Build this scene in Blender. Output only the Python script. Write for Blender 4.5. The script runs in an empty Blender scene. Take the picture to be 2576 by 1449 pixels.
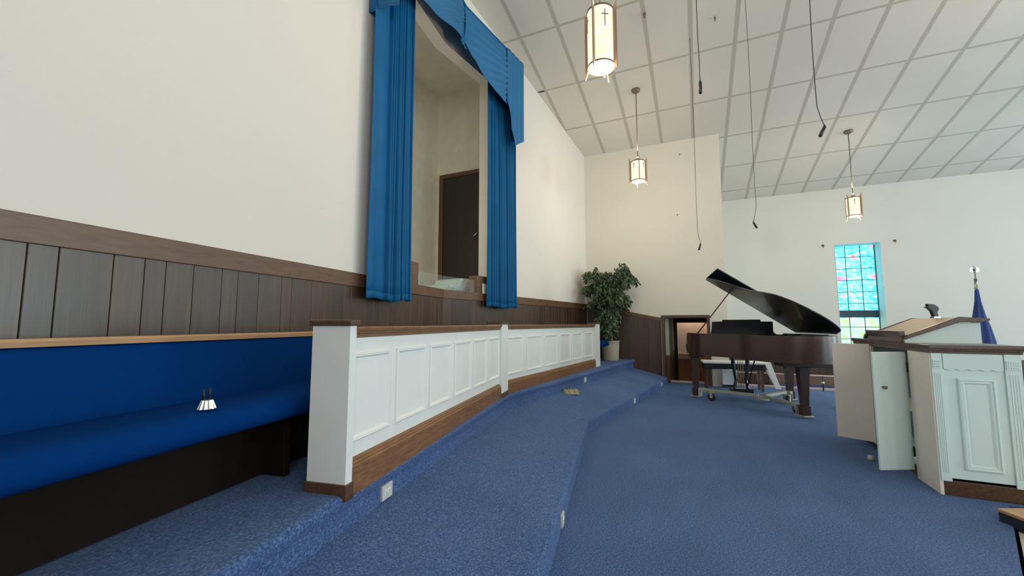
import bpy, bmesh, math, random
from mathutils import Vector, Matrix
random.seed(7)
C = bpy.context.scene.collection
R = math.radians
sin, cos, pi = math.sin, math.cos, math.pi

# ------------------------------------------------------------------ camera, world, exposure
CAM_H = 1.215
cam = bpy.data.cameras.new('camera'); camo = bpy.data.objects.new('camera', cam); C.objects.link(camo)
cam.sensor_width = 36.0; cam.lens = 36.0 * 1018.8 / 2576.0
cam.clip_start = 0.02
az, pitch = 0.4257, 0.0875
F = Vector((cos(az)*cos(pitch), sin(az)*cos(pitch), sin(pitch)))
camo.rotation_euler = F.to_track_quat('-Z', 'Y').to_euler()
camo.location = (0, 0, CAM_H)
bpy.context.scene.camera = camo
sc = bpy.context.scene
sc.view_settings.view_transform = 'Standard'; sc.view_settings.look = 'None'
sc.view_settings.gamma = 1.0; sc.view_settings.use_curve_mapping = False
sc.view_settings.exposure = 0.42

w = bpy.data.worlds.new('world'); sc.world = w; w.use_nodes = True
w.node_tree.nodes['Background'].inputs[0].default_value = (0.75, 0.9, 1.0, 1)
w.node_tree.nodes['Background'].inputs[1].default_value = 0.3

def area(name, loc, rot, sx, sy, power, col):
    l = bpy.data.lights.new(name, 'AREA'); l.shape = 'RECTANGLE'; l.size = sx; l.size_y = sy
    l.energy = power; l.color = col
    o = bpy.data.objects.new(name, l); C.objects.link(o); o.location = loc; o.rotation_euler = rot
    return o
COOL = (0.74, 0.93, 1.0); DAY = (1.0, 0.98, 0.95)
# unseen nave daylight, right windows and back wall; left-wall lights are added fill
for yy in (-6.9, -9.9, -12.3):
    area('window_fill_light', (11.90, yy, 1.87), (0, R(90), 0), 2.4, 0.86, 26, COOL)
for yy in (-2.2, -5.0, -8.0, -11.0):
    area('window_fill_light', (-3.35, yy, 2.7), (0, R(-90), 0), 2.3, 0.9, 34, DAY)
for xx, pw in ((0.0, 130), (4.2, 170), (8.5, 220)):
    area('window_fill_light', (xx, -13.3, 2.0), (R(90), 0, 0), 2.0, 2.8, pw, COOL)
# point lights without fixtures: unseen lanterns, plus some added to brighten stage and pulpit
for x_, y_, z_, e_ in ((1.24, 0.835, 3.55, 5), (-1.1, -2.81, 3.1, 26), (4.2, -5.5, 3.55, 26), (9.0, -6.6, 3.15, 6), (5.3, -4.5, 3.75, 40)):
    l = bpy.data.lights.new('nave_lamp_fill', 'POINT'); l.energy = e_*1.35; l.color = (1.0, 0.82, 0.58); l.shadow_soft_size = 0.14
    lo = bpy.data.objects.new('nave_lamp_fill', l); C.objects.link(lo); lo.location = (x_, y_, z_)

# ------------------------------------------------------------------ materials
MATS = {}
def newmat(name):
    m = bpy.data.materials.new(name); m.use_nodes = True
    nt = m.node_tree; b = nt.nodes['Principled BSDF']
    MATS[name] = m
    return m, nt, b
def N(nt, t, **kw):
    n = nt.nodes.new(t)
    for k, v in kw.items(): setattr(n, k, v)
    return n
def coords(nt, scale=(1, 1, 1), rot=(0, 0, 0), kind='Object'):
    tc = N(nt, 'ShaderNodeTexCoord'); mp = N(nt, 'ShaderNodeMapping')
    mp.inputs['Scale'].default_value = scale; mp.inputs['Rotation'].default_value = rot
    nt.links.new(tc.outputs[kind], mp.inputs[0]); return mp.outputs[0]
def noise(nt, vec, scale, detail=3, rough=0.5):
    n = N(nt, 'ShaderNodeTexNoise'); n.inputs['Scale'].default_value = scale
    n.inputs['Detail'].default_value = detail; n.inputs['Roughness'].default_value = rough
    nt.links.new(vec, n.inputs['Vector']); return n.outputs['Fac']
def ramp(nt, fac, stops):
    r = N(nt, 'ShaderNodeValToRGB'); e = r.color_ramp.elements
    while len(e) < len(stops): e.new(0.5)
    for i, (p, c) in enumerate(stops):
        e[i].position = p; e[i].color = (*c, 1) if len(c) == 3 else c
    nt.links.new(fac, r.inputs[0]); return r.outputs[0]
def mixc(nt, fac, a, b, mode='MIX'):
    m = N(nt, 'ShaderNodeMix', data_type='RGBA', blend_type=mode)
    for s, v in ((m.inputs[0], fac), (m.inputs[6], a), (m.inputs[7], b)):
        if hasattr(v, 'links'): nt.links.new(v, s)
        elif isinstance(v, (int, float)): s.default_value = v
        else: s.default_value = (*v, 1)
    return m.outputs[2]
def bump(nt, b, fac, strength=0.3, dist=0.01):
    n = N(nt, 'ShaderNodeBump'); n.inputs['Strength'].default_value = strength
    n.inputs['Distance'].default_value = dist
    nt.links.new(fac, n.inputs['Height']); nt.links.new(n.outputs[0], b.inputs['Normal'])
def plain(name, col, rough=0.6, metal=0.0, var=0.06, vs=6.0, bs=0.0, bscale=60, coat=0, spec=0.5):
    m, nt, b = newmat(name)
    v = coords(nt)
    f = noise(nt, v, vs, 4)
    lo = tuple(max(0, c*(1-var)) for c in col); hi = tuple(min(1, c*(1+var)) for c in col)
    nt.links.new(ramp(nt, f, [(0.3, lo), (0.7, hi)]), b.inputs['Base Color'])
    b.inputs['Roughness'].default_value = rough; b.inputs['Metallic'].default_value = metal
    b.inputs['Coat Weight'].default_value = coat; b.inputs['Specular IOR Level'].default_value = spec
    if bs: bump(nt, b, noise(nt, v, bscale, 3), bs, 0.004)
    return m
def wood(name, lo, hi, rough=0.4, grain=(1.2, 30, 30), bs=0.12, coat=0.0, streak=0.5, plank=False, spec=0.5):
    m, nt, b = newmat(name)
    v = coords(nt, grain)
    f = noise(nt, v, 1.6, 6, 0.62)
    v2 = coords(nt, tuple(g*3 for g in grain)); f2 = noise(nt, v2, 2.3, 3)
    c1 = ramp(nt, f, [(0.28, lo), (0.72, hi)])
    c2 = mixc(nt, streak, c1, ramp(nt, f2, [(0.35, tuple(0.45*x for x in lo)), (0.6, hi)]), 'MULTIPLY')
    c = mixc(nt, 0.4, c1, c2)
    if plank:
        a = N(nt, 'ShaderNodeAttribute'); a.attribute_name = 'tone'
        c = mixc(nt, 1.0, c, ramp(nt, a.outputs['Fac'], [(0, (0.10, 0.10, 0.10)), (0.01, (0.72, 0.71, 0.72)), (1, (1.2, 1.17, 1.12))]), 'MULTIPLY')
    nt.links.new(c, b.inputs['Base Color'])
    b.inputs['Roughness'].default_value = rough; b.inputs['Coat Weight'].default_value = coat
    b.inputs['Coat Roughness'].default_value = 0.28; b.inputs['Specular IOR Level'].default_value = spec
    bump(nt, b, f2, bs, 0.002)
    return m

def wall_mat(name, col):
    m, nt, b = newmat(name)
    v = coords(nt)
    f = noise(nt, v, 0.7, 4)
    c = ramp(nt, f, [(0.25, tuple(x*0.965 for x in col)), (0.75, tuple(x*1.02 for x in col))])
    # a few scuffs and flaked spots
    s = noise(nt, coords(nt, (1, 1, 1.6)), 7.0, 6, 0.7)
    sp = ramp(nt, s, [(0.725, (0, 0, 0)), (0.745, (1, 1, 1))])
    c = mixc(nt, sp, c, tuple(x*0.72 for x in col))
    nt.links.new(c, b.inputs['Base Color']); b.inputs['Roughness'].default_value = 0.75
    b.inputs['Specular IOR Level'].default_value = 0.3
    bump(nt, b, noise(nt, v, 22, 6, 0.7), 0.25, 0.006)
    return m
WALL = wall_mat('wall_paint', (0.80, 0.755, 0.69))
WALLB = wall_mat('wall_paint_side', (0.78, 0.75, 0.66))
WALLIN = plain('baptistery_paint', (0.70, 0.68, 0.58), 0.7)
HALLP = plain('hall_paint', (0.85, 0.66, 0.55), 0.7)

def ceiling_mat():
    m, nt, b = newmat('ceiling_tile')
    tc = N(nt, 'ShaderNodeTexCoord'); sep = N(nt, 'ShaderNodeSeparateXYZ')
    nt.links.new(tc.outputs['Object'], sep.inputs[0])
    def line(sock, off, per, wdt):
        a = N(nt, 'ShaderNodeMath', operation='ADD'); a.inputs[1].default_value = -off + 1000*per
        nt.links.new(sock, a.inputs[0])
        d = N(nt, 'ShaderNodeMath', operation='DIVIDE'); d.inputs[1].default_value = per; nt.links.new(a.outputs[0], d.inputs[0])
        fr = N(nt, 'ShaderNodeMath', operation='FRACT'); nt.links.new(d.outputs[0], fr.inputs[0])
        s = N(nt, 'ShaderNodeMath', operation='SUBTRACT'); s.inputs[1].default_value = 0.5; nt.links.new(fr.outputs[0], s.inputs[0])
        ab = N(nt, 'ShaderNodeMath', operation='ABSOLUTE'); nt.links.new(s.outputs[0], ab.inputs[0])
        s2 = N(nt, 'ShaderNodeMath', operation='SUBTRACT'); s2.inputs[0].default_value = 0.5; nt.links.new(ab.outputs[0], s2.inputs[1])
        mr = N(nt, 'ShaderNodeMapRange'); mr.inputs['From Min'].default_value = wdt/per*0.45; mr.inputs['From Max'].default_value = wdt/per*0.75
        mr.inputs['To Min'].default_value = 1; mr.inputs['To Max'].default_value = 0
        nt.links.new(s2.outputs[0], mr.inputs['Value']); return mr.outputs[0]
    # offsets match the tile grid: rows fall across the slope (X), columns along the nave (Y)
    lx = line(sep.outputs['X'], 12.597, 1.1796, 0.034); ly = line(sep.outputs['Y'], -1.296, 0.6096, 0.050)
    mx = N(nt, 'ShaderNodeMath', operation='MAXIMUM'); nt.links.new(lx, mx.inputs[0]); nt.links.new(ly, mx.inputs[1])
    v = coords(nt)
    f = noise(nt, v, 0.9, 4)
    c = ramp(nt, f, [(0.25, (0.70, 0.675, 0.60)), (0.75, (0.76, 0.735, 0.655))])
    c = mixc(nt, mx.outputs[0], c, (0.52, 0.49, 0.42))
    nt.links.new(c, b.inputs['Base Color']); b.inputs['Roughness'].default_value = 0.9
    b.inputs['Specular IOR Level'].default_value = 0.15
    bump(nt, b, noise(nt, v, 90, 5, 0.75), 0.35, 0.004)
    return m
CEIL = ceiling_mat()

def carpet_mat():
    m, nt, b = newmat('carpet')
    v = coords(nt)
    f = noise(nt, v, 95, 5, 0.8); g = noise(nt, v, 1.3, 3)
    c = ramp(nt, f, [(0.33, (0.016, 0.048, 0.16)), (0.50, (0.052, 0.112, 0.28)), (0.66, (0.20, 0.28, 0.50))])
    c = mixc(nt, 1.0, c, ramp(nt, g, [(0.3, (0.84, 0.88, 0.90)), (0.7, (1.1, 1.06, 1.04))]), 'MULTIPLY')
    nt.links.new(c, b.inputs['Base Color']); b.inputs['Roughness'].default_value = 0.95
    b.inputs['Specular IOR Level'].default_value = 0.1
    b.inputs['Sheen Weight'].default_value = 0.25; b.inputs['Sheen Tint'].default_value = (0.5, 0.65, 0.9, 1)
    wr = noise(nt, coords(nt, (0.5, 1.6, 1), (0, 0, 0.25)), 1.5, 2, 0.4)
    ad = N(nt, 'ShaderNodeMath', operation='MULTIPLY_ADD'); ad.inputs[1].default_value = 16.0
    nt.links.new(wr, ad.inputs[0]); nt.links.new(f, ad.inputs[2])
    bump(nt, b, ad.outputs[0], 0.7, 0.006)
    return m
CARPET = carpet_mat()
NAVEF = plain('nave_floor', (0.10, 0.11, 0.13), 0.6)
CREAMF = plain('cream_step', (0.62, 0.56, 0.47), 0.5)
WAIN = wood('wainscot_wood', (0.050, 0.024, 0.013), (0.100, 0.056, 0.034), 0.34, (26, 26, 1.1), 0.10, plank=True, spec=0.6, coat=0.25)
WAINCAP = wood('wainscot_cap_wood', (0.12, 0.06, 0.035), (0.20, 0.11, 0.065), 0.35, (2, 30, 30))
OAK = wood('oak', (0.17, 0.075, 0.028), (0.34, 0.17, 0.075), 0.42, (2.0, 34, 34))
OAKL = wood('light_oak', (0.42, 0.24, 0.12), (0.62, 0.40, 0.22), 0.42, (2.0, 34, 34))
DARKOAK = wood('dark_oak', (0.07, 0.032, 0.016), (0.16, 0.085, 0.045), 0.35, (2.0, 34, 34))
PULPW = wood('pulpit_wood', (0.10, 0.065, 0.055), (0.20, 0.14, 0.12), 0.30, (2.0, 34, 34))
HALLW = wood('hall_wood', (0.28, 0.09, 0.03), (0.42, 0.16, 0.06), 0.4, (20, 20, 1))
WHITE = plain('white_paint', (0.80, 0.82, 0.79), 0.45, bs=0.05, bscale=40, var=0.02)
WHITE2 = plain('pulpit_white', (0.68, 0.84, 0.83), 0.4, bs=0.05, bscale=40, var=0.02)
PINKW = plain('shaded_board', (0.84, 0.77, 0.68), 0.55, var=0.02)  # warm tone of the pulpit's shaded boards put into the colour
BLUEUP = plain('blue_upholstery', (0.0005, 0.034, 0.165), 0.85, var=0.10, vs=300, bs=0.25, bscale=400, spec=0.04)
CURT = plain('blue_curtain', (0.004, 0.108, 0.275), 0.6, var=0.10, vs=3, bs=0.1, bscale=120, spec=0.2)
VALM = plain('valance_cloth', (0.022, 0.15, 0.33), 0.55, var=0.08, vs=4, spec=0.3)
BLACK = plain('black_plastic', (0.012, 0.013, 0.014), 0.4)
RUBBER = plain('black_rubber', (0.01, 0.012, 0.02), 0.6)
PIANO = wood('piano_mahogany', (0.036, 0.013, 0.009), (0.078, 0.031, 0.021), 0.28, (2, 22, 22), 0.04, coat=0.4)
PIANOB = plain('piano_ebony', (0.010, 0.012, 0.014), 0.25, coat=0.3)
PIANOL = plain('piano_lid_underside', (0.012, 0.018, 0.024), 0.35, coat=0.2)
STEEL = plain('painted_steel', (0.42, 0.42, 0.36), 0.5, 0.1)
CHROME = plain('chrome', (0.75, 0.76, 0.75), 0.15, 1.0)
BRASS = plain('brass', (0.75, 0.55, 0.28), 0.25, 1.0)
BRONZE = plain('lamp_bronze', (0.22, 0.17, 0.12), 0.45, 0.5)
LAMPWOOD = wood('lamp_wood', (0.30, 0.18, 0.11), (0.48, 0.32, 0.20), 0.5, (20, 20, 2))
DOORD = plain('dark_door', (0.018, 0.012, 0.009), 0.45)
SCUFF = plain('wall_hook_metal', (0.25, 0.2, 0.16), 0.5, 0.5)
PIPE = plain('rail_pipe_paint', (0.55, 0.42, 0.38), 0.4)
NAVY = plain('navy_flag', (0.008, 0.035, 0.17), 0.7, var=0.15)
FIBER = plain('fibreglass_steps', (0.42, 0.55, 0.50), 0.5)
LEAF, _nt, _b = newmat('ficus_leaf')
_oi = N(_nt, 'ShaderNodeAttribute'); _oi.attribute_name = 'tone'
_nt.links.new(ramp(_nt, _oi.outputs['Fac'], [(0, (0.028, 0.06, 0.026)), (0.6, (0.07, 0.12, 0.05)), (1, (0.20, 0.27, 0.15))]), _b.inputs['Base Color'])
_b.inputs['Roughness'].default_value = 0.45
BARK = plain('bark', (0.33, 0.30, 0.20), 0.9, var=0.3, vs=20, bs=0.4)
def basket_mat():
    m, nt, b = newmat('wicker_pot')
    v = coords(nt, (1, 1, 1))
    f = noise(nt, v, 55, 4, 0.8)
    nt.links.new(ramp(nt, f, [(0.3, (0.33, 0.29, 0.21)), (0.6, (0.62, 0.56, 0.44))]), b.inputs['Base Color'])
    b.inputs['Roughness'].default_value = 0.8; bump(nt, b, f, 0.6, 0.01); return m
BASKET = basket_mat()
SOIL = plain('bark_mulch', (0.16, 0.07, 0.04), 0.9, var=0.4, vs=60, bs=0.8)
def glass_mat():
    m, nt, b = newmat('clear_glass')
    b.inputs['Base Color'].default_value = (0.93, 0.98, 0.96, 1); b.inputs['Roughness'].default_value = 0.0
    t = N(nt, 'ShaderNodeBsdfTransparent'); g = N(nt, 'ShaderNodeBsdfGlossy'); g.inputs['Roughness'].default_value = 0.01
    t.inputs[0].default_value = (0.95, 0.98, 0.97, 1)
    fr = N(nt, 'ShaderNodeLayerWeight')
    pw = N(nt, 'ShaderNodeMath', operation='POWER'); pw.inputs[1].default_value = 3.0; nt.links.new(fr.outputs['Facing'], pw.inputs[0])
    ad = N(nt, 'ShaderNodeMath', operation='MULTIPLY_ADD'); ad.inputs[1].default_value = 0.7; ad.inputs[2].default_value = 0.13
    nt.links.new(pw.outputs[0], ad.inputs[0])
    mx = N(nt, 'ShaderNodeMixShader'); nt.links.new(ad.outputs[0], mx.inputs[0])
    nt.links.new(t.outputs[0], mx.inputs[1]); nt.links.new(g.outputs[0], mx.inputs[2])
    nt.links.new(mx.outputs[0], nt.nodes['Material Output'].inputs[0])
    nt.nodes.remove(b); return m
GLASS = glass_mat()
def shade_mat():
    m, nt, b = newmat('lamp_shade_glow')
    b.inputs['Base Color'].default_value = (0.16, 0.14, 0.10, 1); b.inputs['Roughness'].default_value = 0.6
    v = coords(nt); f = noise(nt, v, 9, 2)
    nt.links.new(ramp(nt, f, [(0.3, (1.0, 0.78, 0.48)), (0.7, (1.0, 0.90, 0.68))]), b.inputs['Emission Color'])
    b.inputs['Emission Strength'].default_value = 0.95
    return m
SHADE = shade_mat()
BULB = plain('lamp_diffuser_glow', (0.9, 0.88, 0.8), 0.6)
_b = BULB.node_tree.nodes['Principled BSDF']; _b.inputs['Emission Color'].default_value = (1, 0.92, 0.74, 1); _b.inputs['Emission Strength'].default_value = 4.5
def stained_mat(strength):
    m, nt, b = newmat('stained_glass')
    v = coords(nt)
    f = noise(nt, coords(nt, (1, 1, 1.8), (0.5, 0, 0)), 9.0, 6, 0.72)
    c = ramp(nt, f, [(0.33, (0.02, 0.16, 0.25)), (0.45, (0.03, 0.55, 0.72)), (0.54, (0.16, 0.85, 0.90)), (0.66, (0.75, 1.0, 1.0))])
    k = noise(nt, coords(nt, (1, 2.2, 3.2)), 1.15, 3, 0.6)
    c = mixc(nt, ramp(nt, k, [(0.57, (0, 0, 0)), (0.64, (0.9, 0.9, 0.9))]), c, (0.95, 0.10, 0.32))
    sep = N(nt, 'ShaderNodeSeparateXYZ'); nt.links.new(v, sep.inputs[0])
    low = ramp(nt, noise(nt, coords(nt, (1, 1, 1.5)), 7, 5, 0.7), [(0.3, (0.06, 0.50, 0.35)), (0.42, (0.50, 0.62, 0.08)), (0.50, (0.20, 0.62, 0.62)), (0.62, (0.80, 0.34, 0.30))])
    mr = N(nt, 'ShaderNodeMapRange'); mr.inputs['From Min'].default_value = 1.36; mr.inputs['From Max'].default_value = 1.33
    nt.links.new(sep.outputs['Z'], mr.inputs['Value'])
    c = mixc(nt, mr.outputs[0], c, low)
    nt.links.new(c, b.inputs['Emission Color']); b.inputs['Emission Strength'].default_value = strength
    b.inputs['Base Color'].default_value = (0.05, 0.1, 0.12, 1); b.inputs['Roughness'].default_value = 0.15
    return m
STAIN = stained_mat(1.5)
JAMB = plain('window_jamb_lit', (0.62, 0.75, 0.76), 0.6)  # cyan light from the window put into the jamb colour
MULL = plain('window_lead', (0.03, 0.16, 0.20), 0.5)
PLATE = plain('outlet_plate', (0.58, 0.58, 0.54), 0.4)
ORGANP = plain('non_slip_pad', (0.50, 0.44, 0.30), 0.7, var=0.5, vs=26)

# ------------------------------------------------------------------ mesh builder
class MB:
    def __init__(s): s.v = []; s.f = []; s.t = []; s.M = Matrix.Identity(4); s.tone = None
    def add(s, vs, fs):
        n = len(s.v); s.v += [tuple(s.M @ Vector(p)) for p in vs]; s.f += [tuple(i+n for i in f) for f in fs]
        s.t += [s.tone if s.tone is not None else 0.5]*len(vs); return s
    def box(s, x0, x1, y0, y1, z0, z1):
        return s.add([(x, y, z) for x in (x0, x1) for y in (y0, y1) for z in (z0, z1)],
                     [(0,1,3,2),(4,6,7,5),(0,4,5,1),(2,3,7,6),(0,2,6,4),(1,5,7,3)])
    def prism(s, poly, z0, z1):
        n = len(poly)
        a = sum(poly[i][0]*poly[(i+1)%n][1]-poly[(i+1)%n][0]*poly[i][1] for i in range(n))
        if a < 0: poly = poly[::-1]
        zz0 = z0 if callable(z0) else (lambda x, y: z0); zz1 = z1 if callable(z1) else (lambda x, y: z1)
        vs = [(x, y, zz0(x, y)) for x, y in poly] + [(x, y, zz1(x, y)) for x, y in poly]
        return s.add(vs, [tuple(range(n))[::-1], tuple(range(n, 2*n))] + [(i, (i+1) % n, n+(i+1) % n, n+i) for i in range(n)])
    def extrude(s, poly, o, a, b, d, w):   # polygon in the plane (a,b) at o, extruded w along d
        o, a, b, d = map(Vector, (o, a, b, d)); n = len(poly)
        p = [o + a*x + b*y for x, y in poly]
        return s.add(p + [q + d*w for q in p], [tuple(range(n))[::-1], tuple(range(n, 2*n))] + [(i, (i+1) % n, n+(i+1) % n, n+i) for i in range(n)])
    def lathe(s, prof, c=(0, 0, 0), n=24, cap=True):
        vs = []; fs = []
        for r, z in prof:
            for i in range(n): vs.append((c[0]+r*cos(2*pi*i/n), c[1]+r*sin(2*pi*i/n), c[2]+z))
        for j in range(len(prof)-1):
            for i in range(n): fs.append((j*n+i, j*n+(i+1) % n, (j+1)*n+(i+1) % n, (j+1)*n+i))
        if cap:
            if prof[0][0] > 1e-6: fs.append(tuple(range(n))[::-1])
            if prof[-1][0] > 1e-6: fs.append(tuple((len(prof)-1)*n+i for i in range(n)))
        return s.add(vs, fs)
    def tube(s, pts, r, n=8, caps=True):
        pts = [Vector(p) for p in pts]; vs = []; fs = []
        rs = r if isinstance(r, (list, tuple)) else [r]*len(pts)
        ref = None
        for i, p in enumerate(pts):
            t = (pts[min(i+1, len(pts)-1)] - pts[max(i-1, 0)]).normalized()
            if ref is None: ref = Vector((0, 0, 1)) if abs(t.z) < 0.9 else Vector((1, 0, 0))
            a = t.cross(ref).normalized(); b = t.cross(a); ref = -b if False else ref
            for k in range(n): vs.append(p + (a*cos(2*pi*k/n) + b*sin(2*pi*k/n))*rs[i])
        for j in range(len(pts)-1):
            for k in range(n): fs.append((j*n+k, j*n+(k+1) % n, (j+1)*n+(k+1) % n, (j+1)*n+k))
        if caps: fs += [tuple(range(n))[::-1], tuple((len(pts)-1)*n+k for k in range(n))]
        return s.add(vs, fs)
    def grid(s, fn, nu, nv, back=None):    # fn(i/nu, j/nv) -> point
        vs = [fn(i/nu, j/nv) for i in range(nu+1) for j in range(nv+1)]
        fs = [(i*(nv+1)+j, (i+1)*(nv+1)+j, (i+1)*(nv+1)+j+1, i*(nv+1)+j+1) for i in range(nu) for j in range(nv)]
        return s.add(vs, fs)
    def ball(s, c, r, n=12):
        m = 8
        return s.lathe([(max(1e-4, r*sin(pi*k/m)), -r*cos(pi*k/m)) for k in range(m+1)], c, n, cap=False)
    def build(s, name, mat, parent=None, smooth=False, bevel=0.0, solid=0.0, seg=2, tone=False):
        me = bpy.data.meshes.new(name); me.from_pydata([tuple(v) for v in s.v], [], s.f)
        bm = bmesh.new(); bm.from_mesh(me); bmesh.ops.recalc_face_normals(bm, faces=bm.faces); bm.to_mesh(me); bm.free()
        if tone:
            at = me.attributes.new('tone', 'FLOAT', 'POINT')
            at.data.foreach_set('value', s.t)
        me.materials.append(mat)
        if smooth: me.polygons.foreach_set('use_smooth', [True]*len(me.polygons))
        o = bpy.data.objects.new(name, me); C.objects.link(o)
        if parent: o.parent = parent
        if solid:
            md = o.modifiers.new('s', 'SOLIDIFY'); md.thickness = solid; md.offset = 0
        if bevel:
            md = o.modifiers.new('b', 'BEVEL'); md.width = bevel; md.segments = seg; md.limit_method = 'ANGLE'; md.angle_limit = R(40)
        return o
def thing(name, label, cat, loc=(0, 0, 0), rz=0.0, group=None):
    o = bpy.data.objects.new(name, None); C.objects.link(o); o.empty_display_size = 0.1
    o.location = loc; o.rotation_euler = (0, 0, rz); o['label'] = label; o['category'] = cat
    if group: o['group'] = group
    return o
def tag(o, label, cat, group=None):
    o['label'] = label; o['category'] = cat
    if group: o['group'] = group
    return o
def struct(o): o['kind'] = 'structure'; return o
def dup(root, loc, rz, label, group=None):
    r = root.copy(); C.objects.link(r); r.location = loc; r.rotation_euler = (0, 0, rz); r['label'] = label
    if group: r['group'] = group
    for ch in list(root.children):
        c = ch.copy(); C.objects.link(c); c.parent = r
        for g in list(ch.children):
            d = g.copy(); C.objects.link(d); d.parent = c
    return r

# ------------------------------------------------------------------ plan of the place
P0 = Vector((4.22, 2.865, 0)); AN, AF = R(7.5), R(-7.9)      # front wall: shallow V meeting at P0
def WA(u, off, z):                                             # point at u along the front wall, off in front of it
    a = AN if u < 0 else AF
    return Vector((P0.x + u*cos(a) + off*sin(a), P0.y + u*sin(a) - off*cos(a), z))
RIDGE = 4.22
def zc(x): return 5.938 - 0.1901*abs(x-RIDGE)
XB, XC, XL, YN = 8.92, 11.97, -3.53, -13.5

# ------------------------------------------------------------------ floors and platforms
m = MB()
edge = [(9.25, 3.0), (9.25, -2.75), (4.2, -2.75), (3.95, -1.86), (3.43, -1.63), (2.9, -1.39), (1.5, -1.25), (-3.5, -1.25), (-3.5, 3.0)]
m.prism(edge, -0.45, 0.0)
struct(m.build('floor', CARPET))
m = MB(); m.box(XL, XC+0.4, YN, 3.0, -0.55, -0.45)
struct(m.build('floor', CARPET))
m = MB(); m.box(9.19, 9.27, -2.75, 0.6, -0.45, 0.035); struct(m.build('trim_1', PIPE, bevel=0.008))
# lower carpeted step: riser foot line E1, rises gently towards the choir platform
E1 = [(-3.5, -0.20), (1.958, 0.694), (4.559, 1.141), (6.73, 0.84), (8.915, 0.571)]
E2 = [(-3.5, 0.67), (1.69, 1.515), (4.078, 1.902), (6.40, 1.575), (8.915, 1.236)]
def nosed(front, back, zf0, zf1, zb, r=0.03, ov=0.0):
    """carpeted step with a rounded nose along the front polyline"""
    m = MB(); rows = []
    n = len(front)
    for i in range(n):
        fx, fy = front[i]; bx, by = back[i]
        d = Vector((bx-fx, by-fy)); L = d.length; d.normalize()
        prof = [(0.0, zf0)] + ([(0.0, zf1-0.075), (-ov*0.6, zf1-0.06)] if ov else [])
        for k in range(6):
            a = pi/2*k/5; prof.append((r-r*cos(a)-ov, zf1-r+r*sin(a)))
        prof.append((L, zb)); prof.append((L, zf0-0.05))
        rows.append([(fx+d.x*s, fy+d.y*s, z) for s, z in prof])
    k = len(rows[0])
    # subdivide along the length
    vs = [p for r_ in rows for p in r_]
    fs = [(i*k+j, (i+1)*k+j, (i+1)*k+j+1, i*k+j+1) for i in range(n-1) for j in range(k-1)]
    fs += [tuple(range(k)), tuple((n-1)*k+j for j in range(k))[::-1]]
    m.add(vs, fs); return m
def slopeline(pts, off): return [(x, y+off) for x, y in pts]
o = struct(nosed(E1, E2, 0.0, 0.132, 0.287).build('carpeted_step', CARPET))
E3 = [(-3.5, 3.0), (1.69, 3.0), (4.078, 3.0), (6.40, 3.0), (8.915, 3.0)]
o = struct(nosed(E2, E3, 0.25, 0.46, 0.46, 0.03, 0.03).build('choir_platform', CARPET))

# ------------------------------------------------------------------ front wall with the baptistery opening
TH = 0.17
OU0, OU1, OZ0, OZ1 = -1.02, 0.965, 1.645, 4.88
def wallseg(m, u0, u1, z0, z1, th=TH, off=0.0):
    a = WA(u0 if u0 != 0 else (1e-9 if u1 > 0 else -1e-9), off, 0); b = WA(u1 if u1 != 0 else (-1e-9 if u0 < 0 else 1e-9), off, 0)
    a2 = WA(u0 if u0 != 0 else (1e-9 if u1 > 0 else -1e-9), off-th, 0); b2 = WA(u1 if u1 != 0 else (-1e-9 if u0 < 0 else 1e-9), off-th, 0)
    if u0 == 0 or u1 == 0:   # mitre the bend
        if u0 == 0: a2 = Vector((P0.x, P0.y+th-off, 0)); a = Vector((P0.x, P0.y-off, 0))
        if u1 == 0: b2 = Vector((P0.x, P0.y+th-off, 0)); b = Vector((P0.x, P0.y-off, 0))
    z1f = z1 if callable(z1) else (lambda x, y: z1)
    m.prism([(a.x, a.y), (b.x, b.y), (b2.x, b2.y), (a2.x, a2.y)], z0, z1f)
zt = lambda x, y: zc(x)+0.05
m = MB()
uL = -(4.22-XL)/cos(AN); uR = (XB-4.22)/cos(AF)+0.1
wallseg(m, uL, OU0, 0.0, zt); wallseg(m, OU1, uR, 0.0, zt)
wallseg(m, OU0, 0, 0.0, OZ0-0.02); wallseg(m, 0, OU1, 0.0, OZ0-0.02)
wallseg(m, OU0, 0, OZ1, zt); wallseg(m, 0, OU1, OZ1, zt)
struct(m.build('wall_front', WALL))
# baptistery room behind
m = MB()
bl, br = WA(OU0-0.25, -TH, 0), (5.9, 2.60)
m.add([(2.75, 4.1, 0.4), (5.9, 4.16, 0.4), (5.9, 4.16, 5.35), (2.75, 4.1, 5.35)], [(0, 1, 2, 3)])      # back
m.add([(5.9, 4.16, 0.4), (5.9, 2.80, 0.4), (5.9, 2.80, 5.35), (5.9, 4.16, 5.35)], [(0, 1, 2, 3)])      # right
m.add([(2.75, 4.1, 0.4), (2.75, 2.68, 0.4), (2.75, 2.68, 5.35), (2.75, 4.1, 5.35)], [(0, 1, 2, 3)])
m.add([(2.75, 4.1, 5.35), (5.9, 4.16, 5.35), (5.9, 2.80, 5.35), (2.75, 2.68, 5.35)], [(0, 1, 2, 3)])
m.add([(2.75, 4.1, 0.9), (5.9, 4.16, 0.9), (5.9, 2.78, 0.9), (2.75, 2.85, 0.9)], [(0, 1, 2, 3)])
struct(m.build('wall_baptistery', WALLIN, solid=0.02))
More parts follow.
